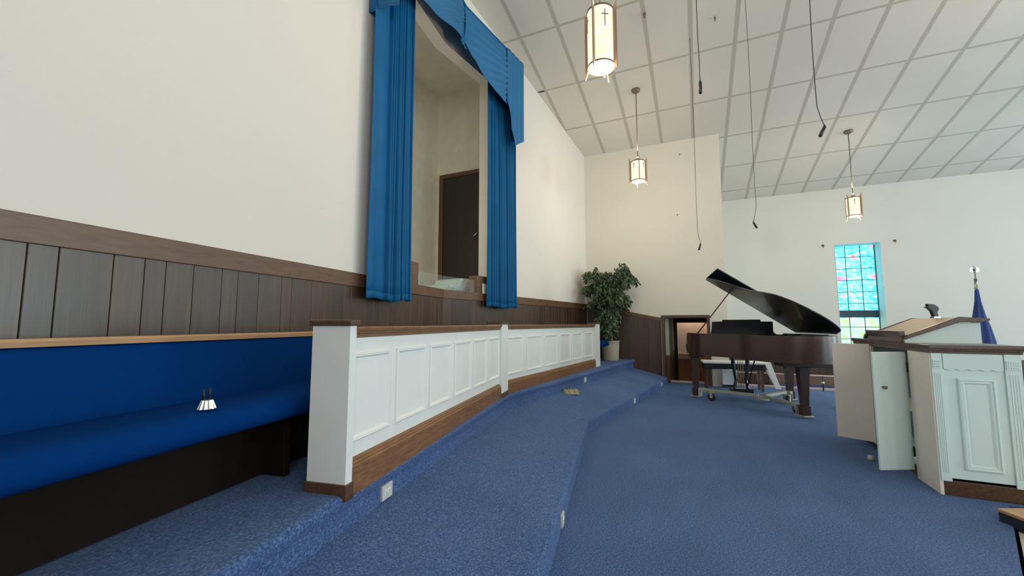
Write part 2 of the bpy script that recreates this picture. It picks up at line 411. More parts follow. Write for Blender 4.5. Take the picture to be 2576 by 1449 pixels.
# dark door in the right wall of the baptistery
d = thing('door_1', '', '', (0, 0, 0)); del d['label']; del d['category']; d['kind'] = 'structure'
m = MB(); m.box(5.85, 5.88, 3.09, 4.0, 1.78, 3.76); m.build('door_leaf', DOORD, d)
m = MB(); m.box(5.83, 5.89, 3.98, 4.06, 1.7, 3.83); m.box(5.83, 5.89, 3.02, 3.98, 3.76, 3.83); m.build('door_frame', DARKOAK, d, bevel=0.006)
m = MB(); m.tube([(5.85, 3.27, 2.72), (5.80, 3.27, 2.72), (5.79, 3.33, 2.66)], 0.012); m.build('door_handle', CHROME, d, smooth=True)
l = bpy.data.lights.new('baptistery_fill', 'POINT'); l.energy = 12; l.color = (1, 0.9, 0.75); l.shadow_soft_size = 0.15
lo = bpy.data.objects.new('baptistery_fill', l); C.objects.link(lo); lo.location = (3.15, 3.3, 2.3)  # added fill hidden behind the curtain to brighten the room; no fixture
# fibreglass steps in the tank
t = thing('baptistery_steps', 'pale green stepped fibreglass block with patterned beige pads inside the baptistery', 'steps', (5.0, 3.0, 0.9), AF)
m = MB(); m.extrude([(-0.34, 0), (-0.34, 0.82), (-0.30, 0.86), (-0.12, 0.87), (-0.10, 0.93), (-0.06, 0.96), (0.62, 0.98), (0.62, 0)], (0, 0, 0), (1, 0, 0), (0, 0, 1), (0, 1, 0), 0.5)
m.build('step_block', FIBER, t, bevel=0.02)
m = MB(); m.box(-0.03, 0.60, -0.006, -0.001, 0.70, 0.955); m.build('non_slip_pad', ORGANP, t)

# ------------------------------------------------------------------ wainscot along the front wall
random.seed(3)
PL = [0.093, 0.185, 0.124, 0.094, 0.136, 0.158, 0.099, 0.141, 0.176, 0.085, 0.183, 0.114, 0.093, 0.135]
def planks(m, pt, u0, u1, z0, z1, th=0.010, gap=0.003, start=0):
    """pt(u, off, z) ; vertical random-width boards with dark open grooves between"""
    m.tone = 0.0
    qa, qb = pt(u0, 0.002, 0), pt(u1, 0.002, 0)
    zt0 = z1(u0) if callable(z1) else z1; zt1 = z1(u1) if callable(z1) else z1; zb0 = z0(u0) if callable(z0) else z0
    m.add([(qa.x, qa.y, zb0), (qb.x, qb.y, zb0), (qb.x, qb.y, zt1), (qa.x, qa.y, zt0)], [(0, 1, 2, 3)])
    u = u0; i = start
    while u < u1-1e-3:
        w_ = PL[i % len(PL)]; i += 1; v = min(u+w_, u1)
        m.tone = 0.02+0.98*random.random()
        a, b = u+gap/2, v-gap/2; c = 0.002
        zz = z1 if callable(z1) else (lambda q: z1)
        zb = z0 if callable(z0) else (lambda q: z0)
        vs = []
        for q, of in ((a, 0.0), (a, th-c), (a+c, th), (b-c, th), (b, th-c), (b, 0.0)):
            p = pt(q, of, 0); vs.append((p.x, p.y, zb(q))); p2 = pt(q, of, 0); vs.append((p2.x, p2.y, zz(q)))
        fs = [(2*k, 2*k+2, 2*k+3, 2*k+1) for k in range(5)] + [(1, 3, 5, 7, 9, 11)]
        m.add(vs, fs)
        u = v
ZCAP = 1.645
m = MB(); planks(m, WA, -4.6+0.0, -3.607, 0.42, ZCAP-0.10); planks(m, WA, -3.607, -0.003, 0.42, ZCAP-0.10)
struct(m.build('wainscot', WAIN, tone=True))
m = MB(); planks(m, WA, 0.003, uR-0.11, 0.42, ZCAP-0.10, start=5)
struct(m.build('wainscot', WAIN, tone=True))
def strip(u0, u1, z0, z1, o0, o1):
    m = MB(); a, b, c, d_ = WA(u0, o0, 0), WA(u1, o0, 0), WA(u1, o1, 0), WA(u0, o1, 0)
    m.prism([(a.x, a.y), (b.x, b.y), (c.x, c.y), (d_.x, d_.y)], z0, z1); return m
for k, (u0, u1) in enumerate(((uL, OU0), (OU1, uR-0.11))):
    struct(strip(u0, u1, ZCAP-0.115, ZCAP, -0.0, 0.022).build('trim_%d' % (2+k), WAINCAP, bevel=0.003))
struct(strip(OU0, -1e-4, ZCAP-0.115, ZCAP-0.005, -TH, 0.024).build('trim_4', WAINCAP, bevel=0.003))
struct(strip(1e-4, OU1, ZCAP-0.115, ZCAP-0.005, -TH, 0.024).build('trim_5', WAINCAP, bevel=0.003))
# raised wood blocks at both ends of the glass
struct(strip(-1.16, -0.632, ZCAP-0.115, 1.88, -0.12, 0.027).build('trim_6', WAINCAP, bevel=0.004))
struct(strip(0.68, 1.16, ZCAP-0.115, 1.88, -0.12, 0.027).build('trim_7', WAINCAP, bevel=0.004))
sw = tag(strip(0.795, 0.925, 1.635, 1.775, 0.027, 0.034).build('blank_plate', WHITE, bevel=0.002), 'square white blank cover plate on the wood block beside the right curtain', 'plate')
g = MB(); g.add([(3.60, 2.8615, 1.63), (4.22, 2.868, 1.63), (4.22, 2.868, 1.812), (3.60, 2.8615, 1.812)], [(0, 1, 2, 3)])
gt = thing('baptistery_glass', 'low clear glass guard standing along the front of the baptistery opening', 'glass', (0, 0, 0))
g.build('glass_pane', GLASS, gt)
a, b = WA(0.004, 0.0, 0), WA(0.70, 0.0, 0)
g = MB(); g.add([(a.x, a.y, 1.63), (b.x, b.y, 1.63), (b.x, b.y, 1.812), (a.x, a.y, 1.812)], [(0, 1, 2, 3)])
g.build('glass_pane', GLASS, gt)

# ------------------------------------------------------------------ side wall with low doorway, stepping wainscot
DY0, DY1, DZ = -0.19, 0.60, 1.33
m = MB()
m.box(XB, XB+0.12, DY1, 2.6, 0.0, 3.0); m.box(XB, XB+0.12, -0.55, DY0, -0.45, 3.0)
m.box(XB, XB+0.12, DY0, DY1, DZ, 3.0); m.box(XB, XB+0.12, -0.55, 2.6, 3.0, zc(XB)+0.04)
m.box(XB+0.12, XC+0.1, -0.55, -0.45, -0.45, zc(XB))
struct(m.build('wall_side', WALLB))
def WB(u, off, z): return Vector((XB-off, 2.2-u, z))           # u runs from the corner towards the nave
def capz(u): return 1.66 if u < 0.02 else 1.66 - (u-0.0)*0.213
def basez(u):
    y = 2.2-u
    return 0.0
m = MB()
planks(m, WB, 0.0, 1.535, basez, lambda u: capz(u)-0.06, start=3)
struct(m.build('wainscot', WAIN, tone=True))
m = MB(); z0_, z1_ = capz(0), capz(1.54)
m.add([(XB, 2.22, z0_-0.07), (XB, 0.66, z1_-0.07), (XB, 0.66, z1_), (XB, 2.22, z0_), (XB-0.022, 2.22, z0_-0.07), (XB-0.022, 0.66, z1_-0.07), (XB-0.022, 0.66, z1_), (XB-0.022, 2.22, z0_)],
      [(0, 1, 2, 3), (4, 5, 6, 7), (0, 1, 5, 4), (3, 2, 6, 7), (1, 2, 6, 5), (0, 3, 7, 4)])
struct(m.build('trim_8', WAINCAP))
# doorway casing
m = MB(); m.box(XB-0.03, XB+0.13, DY1, DY1+0.055, 0.0, DZ); m.box(XB-0.03, XB+0.13, DY0-0.055, DY0, 0.0, DZ); m.box(XB-0.03, XB+0.13, DY0-0.055, DY1+0.055, DZ+0.001, DZ+0.055)
struct(m.build('trim_9', DARKOAK, bevel=0.004))
# hall behind the doorway
m = MB()
m.box(11.6, 11.7, -0.44, 1.6, 0.43, 2.3); m.box(XB+0.14, 11.7, -0.44, 1.6, 2.3, 2.35)
m.box(XB+0.14, XB+0.20, 0.62, 1.6, -0.45, 2.3)
struct(m.build('wall_hall', HALLP))
m = MB(); m.box(XB+0.14, 11.2, 0.535, 0.60, 0.56, 2.3); struct(m.build('wall_hall', plain('hall_grey', (0.42, 0.46, 0.40), 0.8)))
m = MB(); m.box(XB+0.14, 11.2, 0.53, 0.60, -0.45, 0.56); struct(m.build('wainscot', DARKOAK))
m = MB(); m.box(11.2, 11.26, 0.455, 0.60, -0.45, 2.3); m.box(11.2, 11.26, -0.44, 0.455, 1.235, 2.3); struct(m.build('trim_12', DOORD))
m = MB()
def WH(u, off, z): return Vector((11.6-off, 1.6-u, z))
planks(m, WH, 0.0, 2.02, -0.45, 0.30, start=2); struct(m.build('wainscot', HALLW, tone=True))
m = MB(); m.box(11.56, 11.61, -0.44, 1.6, 0.29, 0.43); struct(m.build('trim_10', OAKL, bevel=0.004))
l = bpy.data.lights.new('hall_light', 'POINT'); l.energy = 16; l.color = (1, 0.80, 0.62); l.shadow_soft_size = 0.1
lo = bpy.data.objects.new('hall_light', l); C.objects.link(lo); lo.location = (11.42, 0.1, 1.75)

# ------------------------------------------------------------------ window wall on the right, left wall, nave wall, ceiling
WY0, WY1, WZ0, WZ1 = -3.965, -3.09, 0.62, 3.11
m = MB(); D = 0.40
wins = [(WY0, WY1)] + [(yy-0.44, yy+0.44) for yy in (-6.9, -9.9, -12.3)]
ys = [-0.50]
for y0, y1 in wins: ys += [y1, y0]
ys.append(YN)
for k in range(0, len(ys), 2): m.box(XC, XC+D, ys[k+1], ys[k], -0.45, zc(XC)+0.05)
for y0, y1 in wins:
    m.box(XC, XC+D, y0, y1, -0.45, WZ0); m.box(XC, XC+D, y0, y1, WZ1, zc(XC)+0.05)
struct(m.build('wall_right', wall_mat('wall_paint_right', (0.72, 0.72, 0.66))))
m = MB(); m.box(XL-0.1, XL, YN, 3.0, -0.45, zc(XL)+0.05); struct(m.build('wall_left', WALL))
m = MB(); m.box(XL, XC+0.4, YN-0.1, YN, -0.45, 6.0); struct(m.build('wall_back', WALL))
m = MB()
def WR(u, off, z): return Vector((XC-off, -0.55-u, z))
planks(m, WR, 0.0, 12.9, -0.45, 0.40); struct(m.build('wainscot', WAIN, tone=True))
m = MB(); m.box(XC-0.022, XC, YN, -0.55, 0.38, 0.47); struct(m.build('trim_11', WAINCAP))
for k, (y0, y1) in enumerate(wins):
    wd = thing('window_%d' % (k+1), '', '', (0, 0, 0)); del wd['label']; del wd['category']; wd['kind'] = 'structure'
    xg = XC+0.36
    m = MB(); m.box(xg, xg+0.01, y0, y1, WZ0, WZ1); m.build('stained_glass', STAIN, wd)
    m = MB()
    wy = (y1-y0)
    for j in range(1, 3): m.box(xg-0.012, xg+0.012, y0+wy*j/3-0.007, y0+wy*j/3+0.007, WZ0, WZ1)
    z = WZ1-0.283
    while z > WZ0: m.box(xg-0.012, xg+0.012, y0, y1, z-0.007, z+0.007); z -= 0.283
    m.box(xg-0.02, xg+0.02, y0, y0+0.03, WZ0, WZ1); m.box(xg-0.02, xg+0.02, y1-0.03, y1, WZ0, WZ1)
    m.build('muntins', MULL, wd)
    # dark strip added over the glass, standing for something dark outside
    m = MB(); m.box(xg-0.014, xg-0.004, y0+0.03, y1-0.03, 1.36, 1.53); m.build('dark_band', plain('window_dark_band', (0.01, 0.06, 0.09), 0.4), wd)
    m = MB(); m.box(XC-0.004, xg-0.004, y0+0.001, y0+0.012, WZ0, WZ1); m.box(XC-0.004, xg-0.004, y1-0.012, y1-0.001, WZ0, WZ1)
    m.box(XC-0.004, xg-0.004, y0+0.012, y1-0.012, WZ1-0.012, WZ1-0.001); m.box(XC-0.004, xg-0.004, y0+0.012, y1-0.012, WZ0+0.001, WZ0+0.014)
    m.build('window_jamb', JAMB, wd)
m = MB()
for xa, xb in ((XL-0.2, RIDGE), (RIDGE, XC+0.5)):
    m.add([(xa, YN-0.2, zc(xa)), (xb, YN-0.2, zc(xb)), (xb, 3.4, zc(xb)), (xa, 3.4, zc(xa)),
           (xa, YN-0.2, zc(xa)+0.1), (xb, YN-0.2, zc(xb)+0.1), (xb, 3.4, zc(xb)+0.1), (xa, 3.4, zc(xa)+0.1)],
          [(0, 1, 2, 3), (4, 5, 6, 7), (0, 1, 5, 4), (2, 3, 7, 6), (0, 3, 7, 4), (1, 2, 6, 5)])
struct(m.build('ceiling', CEIL))

m = MB(); m.box(6.685, 6.715, 2.385, 2.49, zc(6.7)-0.006, zc(6.7)+0.01); struct(m.build('trim_13', BLACK))
# ------------------------------------------------------------------ choir rail
rail = thing('choir_rail', 'long white panelled choir rail with oak cap, three posts and oak base', 'railing', (0, 0, 0))
Pn = [Vector((1.385, 1.435, 0)), Vector((4.04, 1.885, 0)), Vector((7.36, 1.60, 0))]
ZF = 0.425
def frame(p, q):
    d = (q-p); L = d.length; d.normalize(); n = Vector((d.y, -d.x, 0))     # n points to the stage
    return d, n, L
def rot_box(m, o, d, n, a0, a1, b0, b1, z0, z1):
    M0 = m.M; m.M = Matrix(((d.x, n.x, 0, o.x), (d.y, n.y, 0, o.y), (0, 0, 1, 0), (0, 0, 0, 1))); m.box(a0, a1, b0, b1, z0, z1); m.M = M0
dn, nn, Ln = frame(Pn[0], Pn[1]); df, nf, Lf = frame(Pn[1], Pn[2])
TOPZ = 1.215
# posts: local n=0 is the stage face of the post
m = MB(); rot_box(m, Pn[0], dn, nn, 0.0, 0.047, -0.205, 0.0, 0.46, 1.205); m.build('post', WHITE, rail, bevel=0.002)
m = MB(); rot_box(m, Pn[0], dn, nn, -0.012, 0.059, -0.217, 0.012, 1.205, 1.232); m.build('post_cap', DARKOAK, rail, bevel=0.005)
m = MB(); rot_box(m, Pn[0], dn, nn, -0.010, 0.050, -0.215, 0.010, 0.435, 0.505); m.build('post_plinth', DARKOAK, rail, bevel=0.004)
m = MB(); rot_box(m, Pn[1], dn, nn, -0.245, 0.0, -0.15, 0.006, 0.50, 1.205); m.build('post', WHITE, rail, bevel=0.002)
m = MB(); rot_box(m, Pn[1], dn, nn, -0.255, 0.010, -0.16, 0.016, 1.205, 1.230); m.build('post_cap', DARKOAK, rail, bevel=0.005)
m = MB(); rot_box(m, Pn[1], dn, nn, -0.25, 0.005, -0.155, 0.011, 0.40, 0.50); m.build('post_plinth', DARKOAK, rail, bevel=0.004)
m = MB(); rot_box(m, Pn[2], df, nf, -0.25, 0.0, -0.13, 0.006, 0.44, 1.205); m.build('post', WHITE, rail, bevel=0.002)
m = MB(); rot_box(m, Pn[2], df, nf, -0.26, 0.01, -0.14, 0.016, 1.205, 1.228); m.build('post_cap', DARKOAK, rail, bevel=0.005)
for (o, d_, n_, L, s0, cnt, e0, e1) in ((Pn[0], dn, nn, Ln, 0.047, 6, 0.0, 0.02), (Pn[1], df, nf, Lf, -0.02, 6, 0.05, 0.09)):
    m = MB(); rot_box(m, o, d_, n_, s0, L-0.24, -0.11, -0.025, 0.44, 1.15); m.build('rail_panel', WHITE, rail)
    m = MB(); M4 = Matrix(((d_.x, n_.x, 0, o.x), (d_.y, n_.y, 0, o.y), (0, 0, 1, 0), (0, 0, 0, 1)))
    # moulded cap section
    m.M = M4
    prof = [(-0.135, 1.180), (-0.13, 1.200), (0.004, 1.200), (0.012, 1.193), (0.010, 1.182), (-0.003, 1.177), (-0.003, 1.170), (-0.012, 1.165), (-0.012, 1.155), (-0.025, 1.147), (-0.11, 1.147), (-0.11, 1.175)]
    m.extrude(prof, (s0-0.0, 0, 0), (0, 1, 0), (0, 0, 1), (1, 0, 0), L-0.245-s0); m.build('cap_rail', OAK, rail)
    m = MB(); m.M = M4
    prof = [(-0.03, 0.44), (0.002, 0.44), (0.002, 0.563), (-0.004, 0.570), (-0.004, 0.577), (-0.012, 0.583), (-0.012, 0.589), (-0.025, 0.599), (-0.03, 0.599)]
    m.extrude(prof, (s0, 0, 0), (0, 1, 0), (0, 0, 1), (1, 0, 0), L-0.25-s0); m.build('base_board', OAK, rail)
    # picture frame mouldings
    for k in range(cnt):
        if L < 3: x0, x1, z0, z1 = 0.412*k+0.024, 0.412*k+0.378, 0.668, 1.077
        else: x0, x1, z0, z1 = -0.020+0.513*k, 0.393+0.517*k, 0.654, 1.067
        m = MB(); m.M = M4
        b = 0.022; y0 = -0.025
        def ring(a, bz, h): return [(x0+a, y0+h, z0+a), (x1-a, y0+h, z0+a), (x1-a, y0+h, z1-a), (x0+a, y0+h, z1-a)]
        levels = [(0, 0.0), (0.002, 0.010), (0.008, 0.013), (0.011, 0.009), (0.016, 0.011), (0.021, 0.006), (0.026, 0.0)]
        vs = []; fs = []
        for a_, h_ in levels: vs += ring(a_, 0, h_)
        for j in range(len(levels)-1):
            for q in range(4): fs.append((j*4+q, j*4+(q+1) % 4, (j+1)*4+(q+1) % 4, (j+1)*4+q))
        m.add(vs, fs); m.build('panel_moulding', WHITE, rail)

# ------------------------------------------------------------------ pews
SHADEW = plain('shadowed_dark_wood', (0.012, 0.008, 0.006), 0.7, spec=0.1)  # shade under the pew put into a near-black wood colour
def pew(name, label, o, ang, L0, L1, group, ends=True):
    t = thing(name, label, 'pew', (o.x, o.y, 0.425), ang, group)
    # local: x along the pew, y from seat front to the back
    m = MB()
    sec = [(0.05, 0.340), (0.02, 0.347), (0.0, 0.360), (-0.011, 0.378), (-0.014, 0.398), (-0.009, 0.418), (0.004, 0.436), (0.024, 0.448), (0.05, 0.455), (0.09, 0.458), (0.20, 0.452), (0.46, 0.430), (0.46, 0.35)]
    m.extrude(sec, (L0, 0, 0), (0, 1, 0), (0, 0, 1), (1, 0, 0), L1-L0); so = m.build('seat', BLUEUP, t, smooth=True); so.modifiers.new('e', 'EDGE_SPLIT').split_angle = R(50)
    m = MB(); sec = [(0.40, 0.40), (0.41, 0.43), (0.475, 0.70), (0.485, 0.706), (0.51, 0.706), (0.50, 0.30), (0.44, 0.30)]
    m.extrude(sec, (L0, 0, 0), (0, 1, 0), (0, 0, 1), (1, 0, 0), L1-L0); m.build('backrest', BLUEUP, t, bevel=0.008)
    m = MB(); sec = [(0.463, 0.708), (0.46, 0.728), (0.468, 0.737), (0.53, 0.737), (0.538, 0.728), (0.535, 0.708)]
    m.extrude(sec, (L0-0.01, 0, 0), (0, 1, 0), (0, 0, 1), (1, 0, 0), L1-L0+0.02); m.build('top_rail', OAKL, t)
    for x in ((L0+0.03, 1.02, L1-0.10) if ends else (1.2,)):
        m = MB(); m.extrude([(0.12, 0.036), (0.13, 0.345), (0.45, 0.345), (0.49, 0.036)], (x, 0, 0), (0, 1, 0), (0, 0, 1), (1, 0, 0), 0.04); m.build('support', SHADEW, t, bevel=0.004)
    m = MB(); m.box(L0, L1, 0.24, 0.27, 0.045, 0.345); m.build('seat_brace', SHADEW, t)
    for x in ((L0-0.03, L1) if ends else ()):
        m = MB(); m.extrude([(0.05, 0.036), (0.03, 0.33), (0.0, 0.36), (-0.01, 0.41), (0.03, 0.44), (0.12, 0.45), (0.42, 0.45), (0.465, 0.70), (0.54, 0.70), (0.54, 0.036)], (x, 0, 0), (0, 1, 0), (0, 0, 1), (1, 0, 0), 0.03)
        m.build('end_panel', DARKOAK, t, bevel=0.004)
    return t
pew('choir_pew', 'near choir pew with blue cushions and light oak top, ending behind the nearest rail post', Vector((0.43, 1.605, 0)), R(8.8), -1.9, 3.3, 'choir pews')
pf = Vector((4.42, 2.19, 0))
# the far pew turns with the rail; its seat end shows beside the plant pot
t = pew('choir_pew', 'far choir pew, blue seat end showing between the last rail post and the plant pot', Vector((4.40, 2.13, 0)), AF, 0.0, 3.82, 'choir pews', False)

# bell-shaped silver ornament on the near pew
t = thing('fluted_cone', 'small fluted silver cone with two dark prongs resting on the pew seat', 'ornament', (0.975, 1.745, 0.886), 0.3)
m = MB(); vs = []; fs = []; n = 36
for j, (r, z) in enumerate(((0.029, 0.0), (0.028, 0.004), (0.018, 0.032), (0.015, 0.034))):
    for i in range(n):
        rr = r*(1+(0.10 if j < 3 else 0.05)*cos(i*2*pi/n*12)); vs.append((rr*cos(2*pi*i/n), rr*sin(2*pi*i/n), z))
for j in range(3):
    for i in range(n): fs.append((j*n+i, j*n+(i+1) % n, (j+1)*n+(i+1) % n, (j+1)*n+i))
fs += [tuple(range(n))[::-1], tuple(3*n+i for i in range(n))]
m.add(vs, fs); m.build('fluted_base', CHROME, t, smooth=False)
m = MB(); m.tube([(-0.009, 0.004, 0.03), (-0.013, 0.006, 0.075)], 0.0045); m.build('prong', BLACK, t, smooth=True)
m = MB(); m.tube([(0.007, -0.004, 0.03), (0.005, -0.004, 0.078)], 0.004); m.build('prong', BLACK, t, smooth=True)

# ------------------------------------------------------------------ curtains and valance
def curtain(name, label, u0, u1, off, z0, z1, phases, flat, seed):
    t = thing(name, label, 'curtain', tuple(WA((u0+u1)/2, off, z0)), 0)
    M_ = Matrix.Translation(-Vector(WA((u0+u1)/2, off, z0)))
    rnd = random.Random(seed)
    m = MB(); m.M = M_
    cuts = [0.0]
    s = flat
    if flat: cuts.append(flat)
    while s < 0.97: s += rnd.uniform(0.045, 0.10)*phases; cuts.append(min(s, 1.0))
    def fold(x):
        if flat and x < flat: return 0.006*sin(x/flat*pi*2.0)
        for i in range(len(cuts)-1):
            if cuts[i] <= x <= cuts[i+1]+1e-9:
                k = (x-cuts[i])/(cuts[i+1]-cuts[i]); return 0.058*(1-cos(2*pi*k))/2*(0.6+0.4*((i*37) % 10)/10)
        return 0
    def fn(a, b):
        z = z0 + (z1-z0)*b
        squeeze = 1.0 - 0.04*b
        uc = (u0+u1)/2; uu = uc + (u0+(u1-u0)*a-uc)*squeeze
        zz = z + 0.012*sin(a*9) * (1-b)
        return WA(uu, off + fold(a)*(1.15-0.45*b) + 0.006*sin(a*23+b*4), zz)
    m.grid(fn, 170, 24)
    m.build('curtain_panel', CURT, t, smooth=True, solid=0.004)
    m = MB(); m.M = M_
    def hem(a, b): p = fn(a, b*0.018); n_ = WA((u0+u1)/2, 1, 0)-WA((u0+u1)/2, 0, 0); return p + n_*0.0045
    m.grid(hem, 120, 2); m.build('hem', CURT, t, smooth=True, solid=0.003)
    return t
curtain('curtain', 'long blue pleated curtain hanging left of the baptistery opening', -1.63, -0.985, 0.10, 1.428, 5.15, 0.72, 0.36, 5)
curtain('curtain', 'long blue pleated curtain hanging right of the baptistery opening, over the end of the glass', 0.815, 1.56, 0.085, 1.446, 5.15, 1.3, 0.0, 9)
val = thing('valance', 'blue swagged box valance with ragged pleats above the baptistery opening', 'valance', (0, 0, 0))
VO = 0.30; ZT = 5.30
def lerp(pts, x):
    for (x0, y0), (x1, y1) in zip(pts, pts[1:]):
        if x <= x1: return y0+(y1-y0)*max(0, (x-x0)/(x1-x0))
    return pts[-1][1]
def smooth_lerp(pts, x):
    for (x0, y0), (x1, y1) in zip(pts, pts[1:]):
        if x <= x1:
            k = max(0, (x-x0)/(x1-x0)); k = k*k*(3-2*k)*0.5+k*0.5; return y0+(y1-y0)*k
    return pts[-1][1]
def swag(u0, u1, bot, rag=0.014):
    m = MB()
    def fn(a, b):
        u = u0+(u1-u0)*a; zb = smooth_lerp(bot, u); z = ZT-(ZT-zb)*b
        # folds fan out from the top left corner and gather at the right end
        ph = b*(5.5+7.0*a)
        dd = 0.011*sin(2*pi*ph*0.8+a*2.5)*(0.10+a*1.2)*min(1, b*4)*min(1, (1-b)*6)
        sag = 0.05*sin(pi*b)*(0.4+0.6*sin(pi*a))
        du = rag*sin(2*pi*ph*1.0)*max(0, a-0.93)/0.07 if a > 0.93 else 0
        return WA(min(u+du, u1+0.02) if u1 > 0.01 else min(u+du, -0.002), VO+dd+sag, z)
    m.grid(fn, 70, 60)
    return m
swag(-1.33, -0.16, [(-1.33, 4.46), (-0.9, 4.56), (-0.25, 4.78), (-0.16, 4.79)]).build('swag', VALM, val, smooth=True, solid=0.004)
swag(0.003, 1.03, [(0.0, 4.80), (0.2, 4.69), (0.46, 4.56), (0.75, 4.49), (1.03, 4.44)]).build('swag', VALM, val, smooth=True, solid=0.004)
m = MB()   # narrow gathered strip at the middle
m.grid(lambda a, b: WA(-0.17+0.168*a, VO-0.012+0.008*sin(a*14), ZT-(ZT-4.74)*b), 12, 10); m.build('centre_pleat', CURT, val, smooth=True, solid=0.004)
def tail(u0, u1, inner, outer, sgn):
    m = MB()
    def fn(a, b):
        u = u0+(u1-u0)*a
        zb = lerp([(0, inner), (0.40, inner-0.62), (1, outer)], a if sgn > 0 else 1-a)
        z = ZT-(ZT-zb)*b
        f_ = 0.018*abs(sin(a*pi*4.0))*(0.5+0.7*b)
        return WA(u, VO+0.022+f_, z)
    m.grid(fn, 60, 24); return m
tail(0.98, 1.46, 4.48, 4.04, 1).build('jabot', VALM, val, smooth=True, solid=0.004)
tail(-1.575, -1.30, 5.02, 4.26, -1).build('jabot', VALM, val, smooth=True, solid=0.004)
for u, nm in ((-1.58, 'return_left'), (1.46, 'return_right')):
    m = MB(); z_ = 4.09
    m.grid(lambda a, b: WA(u+0.008*sin(a*16), 0.002+(VO+0.02)*a, ZT-(ZT-z_)*b), 20, 8); m.build('side_return', VALM, val, smooth=True, solid=0.004)
m = MB()
for a_, b_ in ((-1.57, -1e-4), (1e-4, 1.45)):
    p = [WA(a_, 0.0, 0), WA(b_, 0.0, 0), WA(b_, VO+0.01, 0), WA(a_, VO+0.01, 0)]; m.prism([(q.x, q.y) for q in p], ZT-0.02, ZT+0.005)
m.build('top_board', CURT, val)

# ------------------------------------------------------------------ pendant lamps
def make_lamp(label, loc, rz, h, r, drop, pw=1.0):
    """loc: centre of the shade bottom"""
    t = thing('pendant_lamp', label, 'lamp', loc, rz, 'hanging church lanterns')
    m = MB(); m.lathe([(r, 0.0), (r, h)], n=40, cap=False); m.build('shade', SHADE, t, smooth=True)
    m = MB(); m.lathe([(1e-4, 0.012), (r*0.97, 0.012)], n=40, cap=False); m.build('diffuser', BULB, t)
    for z in (0.0, h):
        m = MB(); m.lathe([(r*0.96, z-0.008), (r*1.05, z-0.008), (r*1.05, z+0.008), (r*0.96, z+0.008), (r*0.96, z-0.008)], n=40, cap=False)
        m.build('ring', BRONZE, t)
    for k in range(4):
        a = pi/2*k
        f = MB(); f.M = Matrix.Rotation(a, 4, 'Z')
        f.extrude([(r*1.04, 0.0), (r*1.04, h), (r*1.12, h+0.028), (r*1.34, h+0.075), (r*1.34, -0.075), (r*1.12, -0.02)], (0, -0.005, 0), (1, 0, 0), (0, 0, 1), (0, 1, 0), 0.010)
        f.build('fin', LAMPWOOD, t, bevel=0.002)
        c = MB(); c.M = Matrix.Rotation(a+pi/4, 4, 'Z'); x = r*1.02; cz = h*0.60; s = h*0.30
        c.box(x, x+0.004, -0.004, 0.004, cz, cz+s); c.box(x, x+0.004, -s*0.20, s*0.20, cz+s*0.68, cz+s*0.68+0.008)
        c.build('cross', BRONZE, t)
        b = MB(); b.ball((r*1.02*cos(a+pi/16), r*1.02*sin(a+pi/16), -0.02), 0.011); b.build('bead', plain('bead_cream', (0.9, 0.85, 0.7), 0.3) if 'bead_cream' not in MATS else MATS['bead_cream'], t, smooth=True)  # beads have a plain pale colour, no emission
    m = MB(); m.lathe([(0.006, h+0.10), (0.03, h+0.06), (0.034, h+0.02), (0.02, h+0.0)], n=16)
    for k in range(4):
        a = pi/2*k; m.tube([(0, 0, h+0.01), (r*cos(a), r*sin(a), h)], 0.004, 6)
    m.build('lamp_holder', BRONZE, t, smooth=True)
    top = zc(loc[0])-loc[2]
    m = MB(); m.tube([(0, 0, h+0.08), (0, 0, top-0.02)], 0.0075, 8); m.build('stem', BRONZE, t, smooth=True)
    m = MB(); m.lathe([(0.010, -0.045), (0.045, -0.038), (0.070, -0.018), (0.074, 0.012)], (0, 0, top-0.008), 24); m.build('canopy', BRONZE, t, smooth=True)
    L = bpy.data.lights.new('lamp_bulb', 'POINT'); L.energy = 26*pw; L.color = (1.0, 0.82, 0.58); L.shadow_soft_size = r*1.2
    lo = bpy.data.objects.new('lamp_bulb', L); C.objects.link(lo); lo.parent = t; lo.location = (0, 0, -0.16)
    L = bpy.data.lights.new('lamp_bulb', 'POINT'); L.energy = 9*pw; L.color = (1.0, 0.82, 0.58); L.shadow_soft_size = r*0.8
    lo = bpy.data.objects.new('lamp_bulb', L); C.objects.link(lo); lo.parent = t; lo.location = (0, 0, h+0.2)
    return t
make_lamp('largest hanging lantern, cut by the top of the frame, with wooden fins and a cross', (3.82, 0.765, 3.735), R(-169-25), 0.57, 0.128, 0)
make_lamp('small glowing lantern hanging in front of the white side wall left of the cables', (7.20, 0.835, 3.70), R(-173+8), 0.345, 0.112, 0, 0.7)
make_lamp('small glowing lantern hanging above the stained glass window', (9.56, -2.81, 3.25), R(164-36), 0.345, 0.112, 0, 0.75)

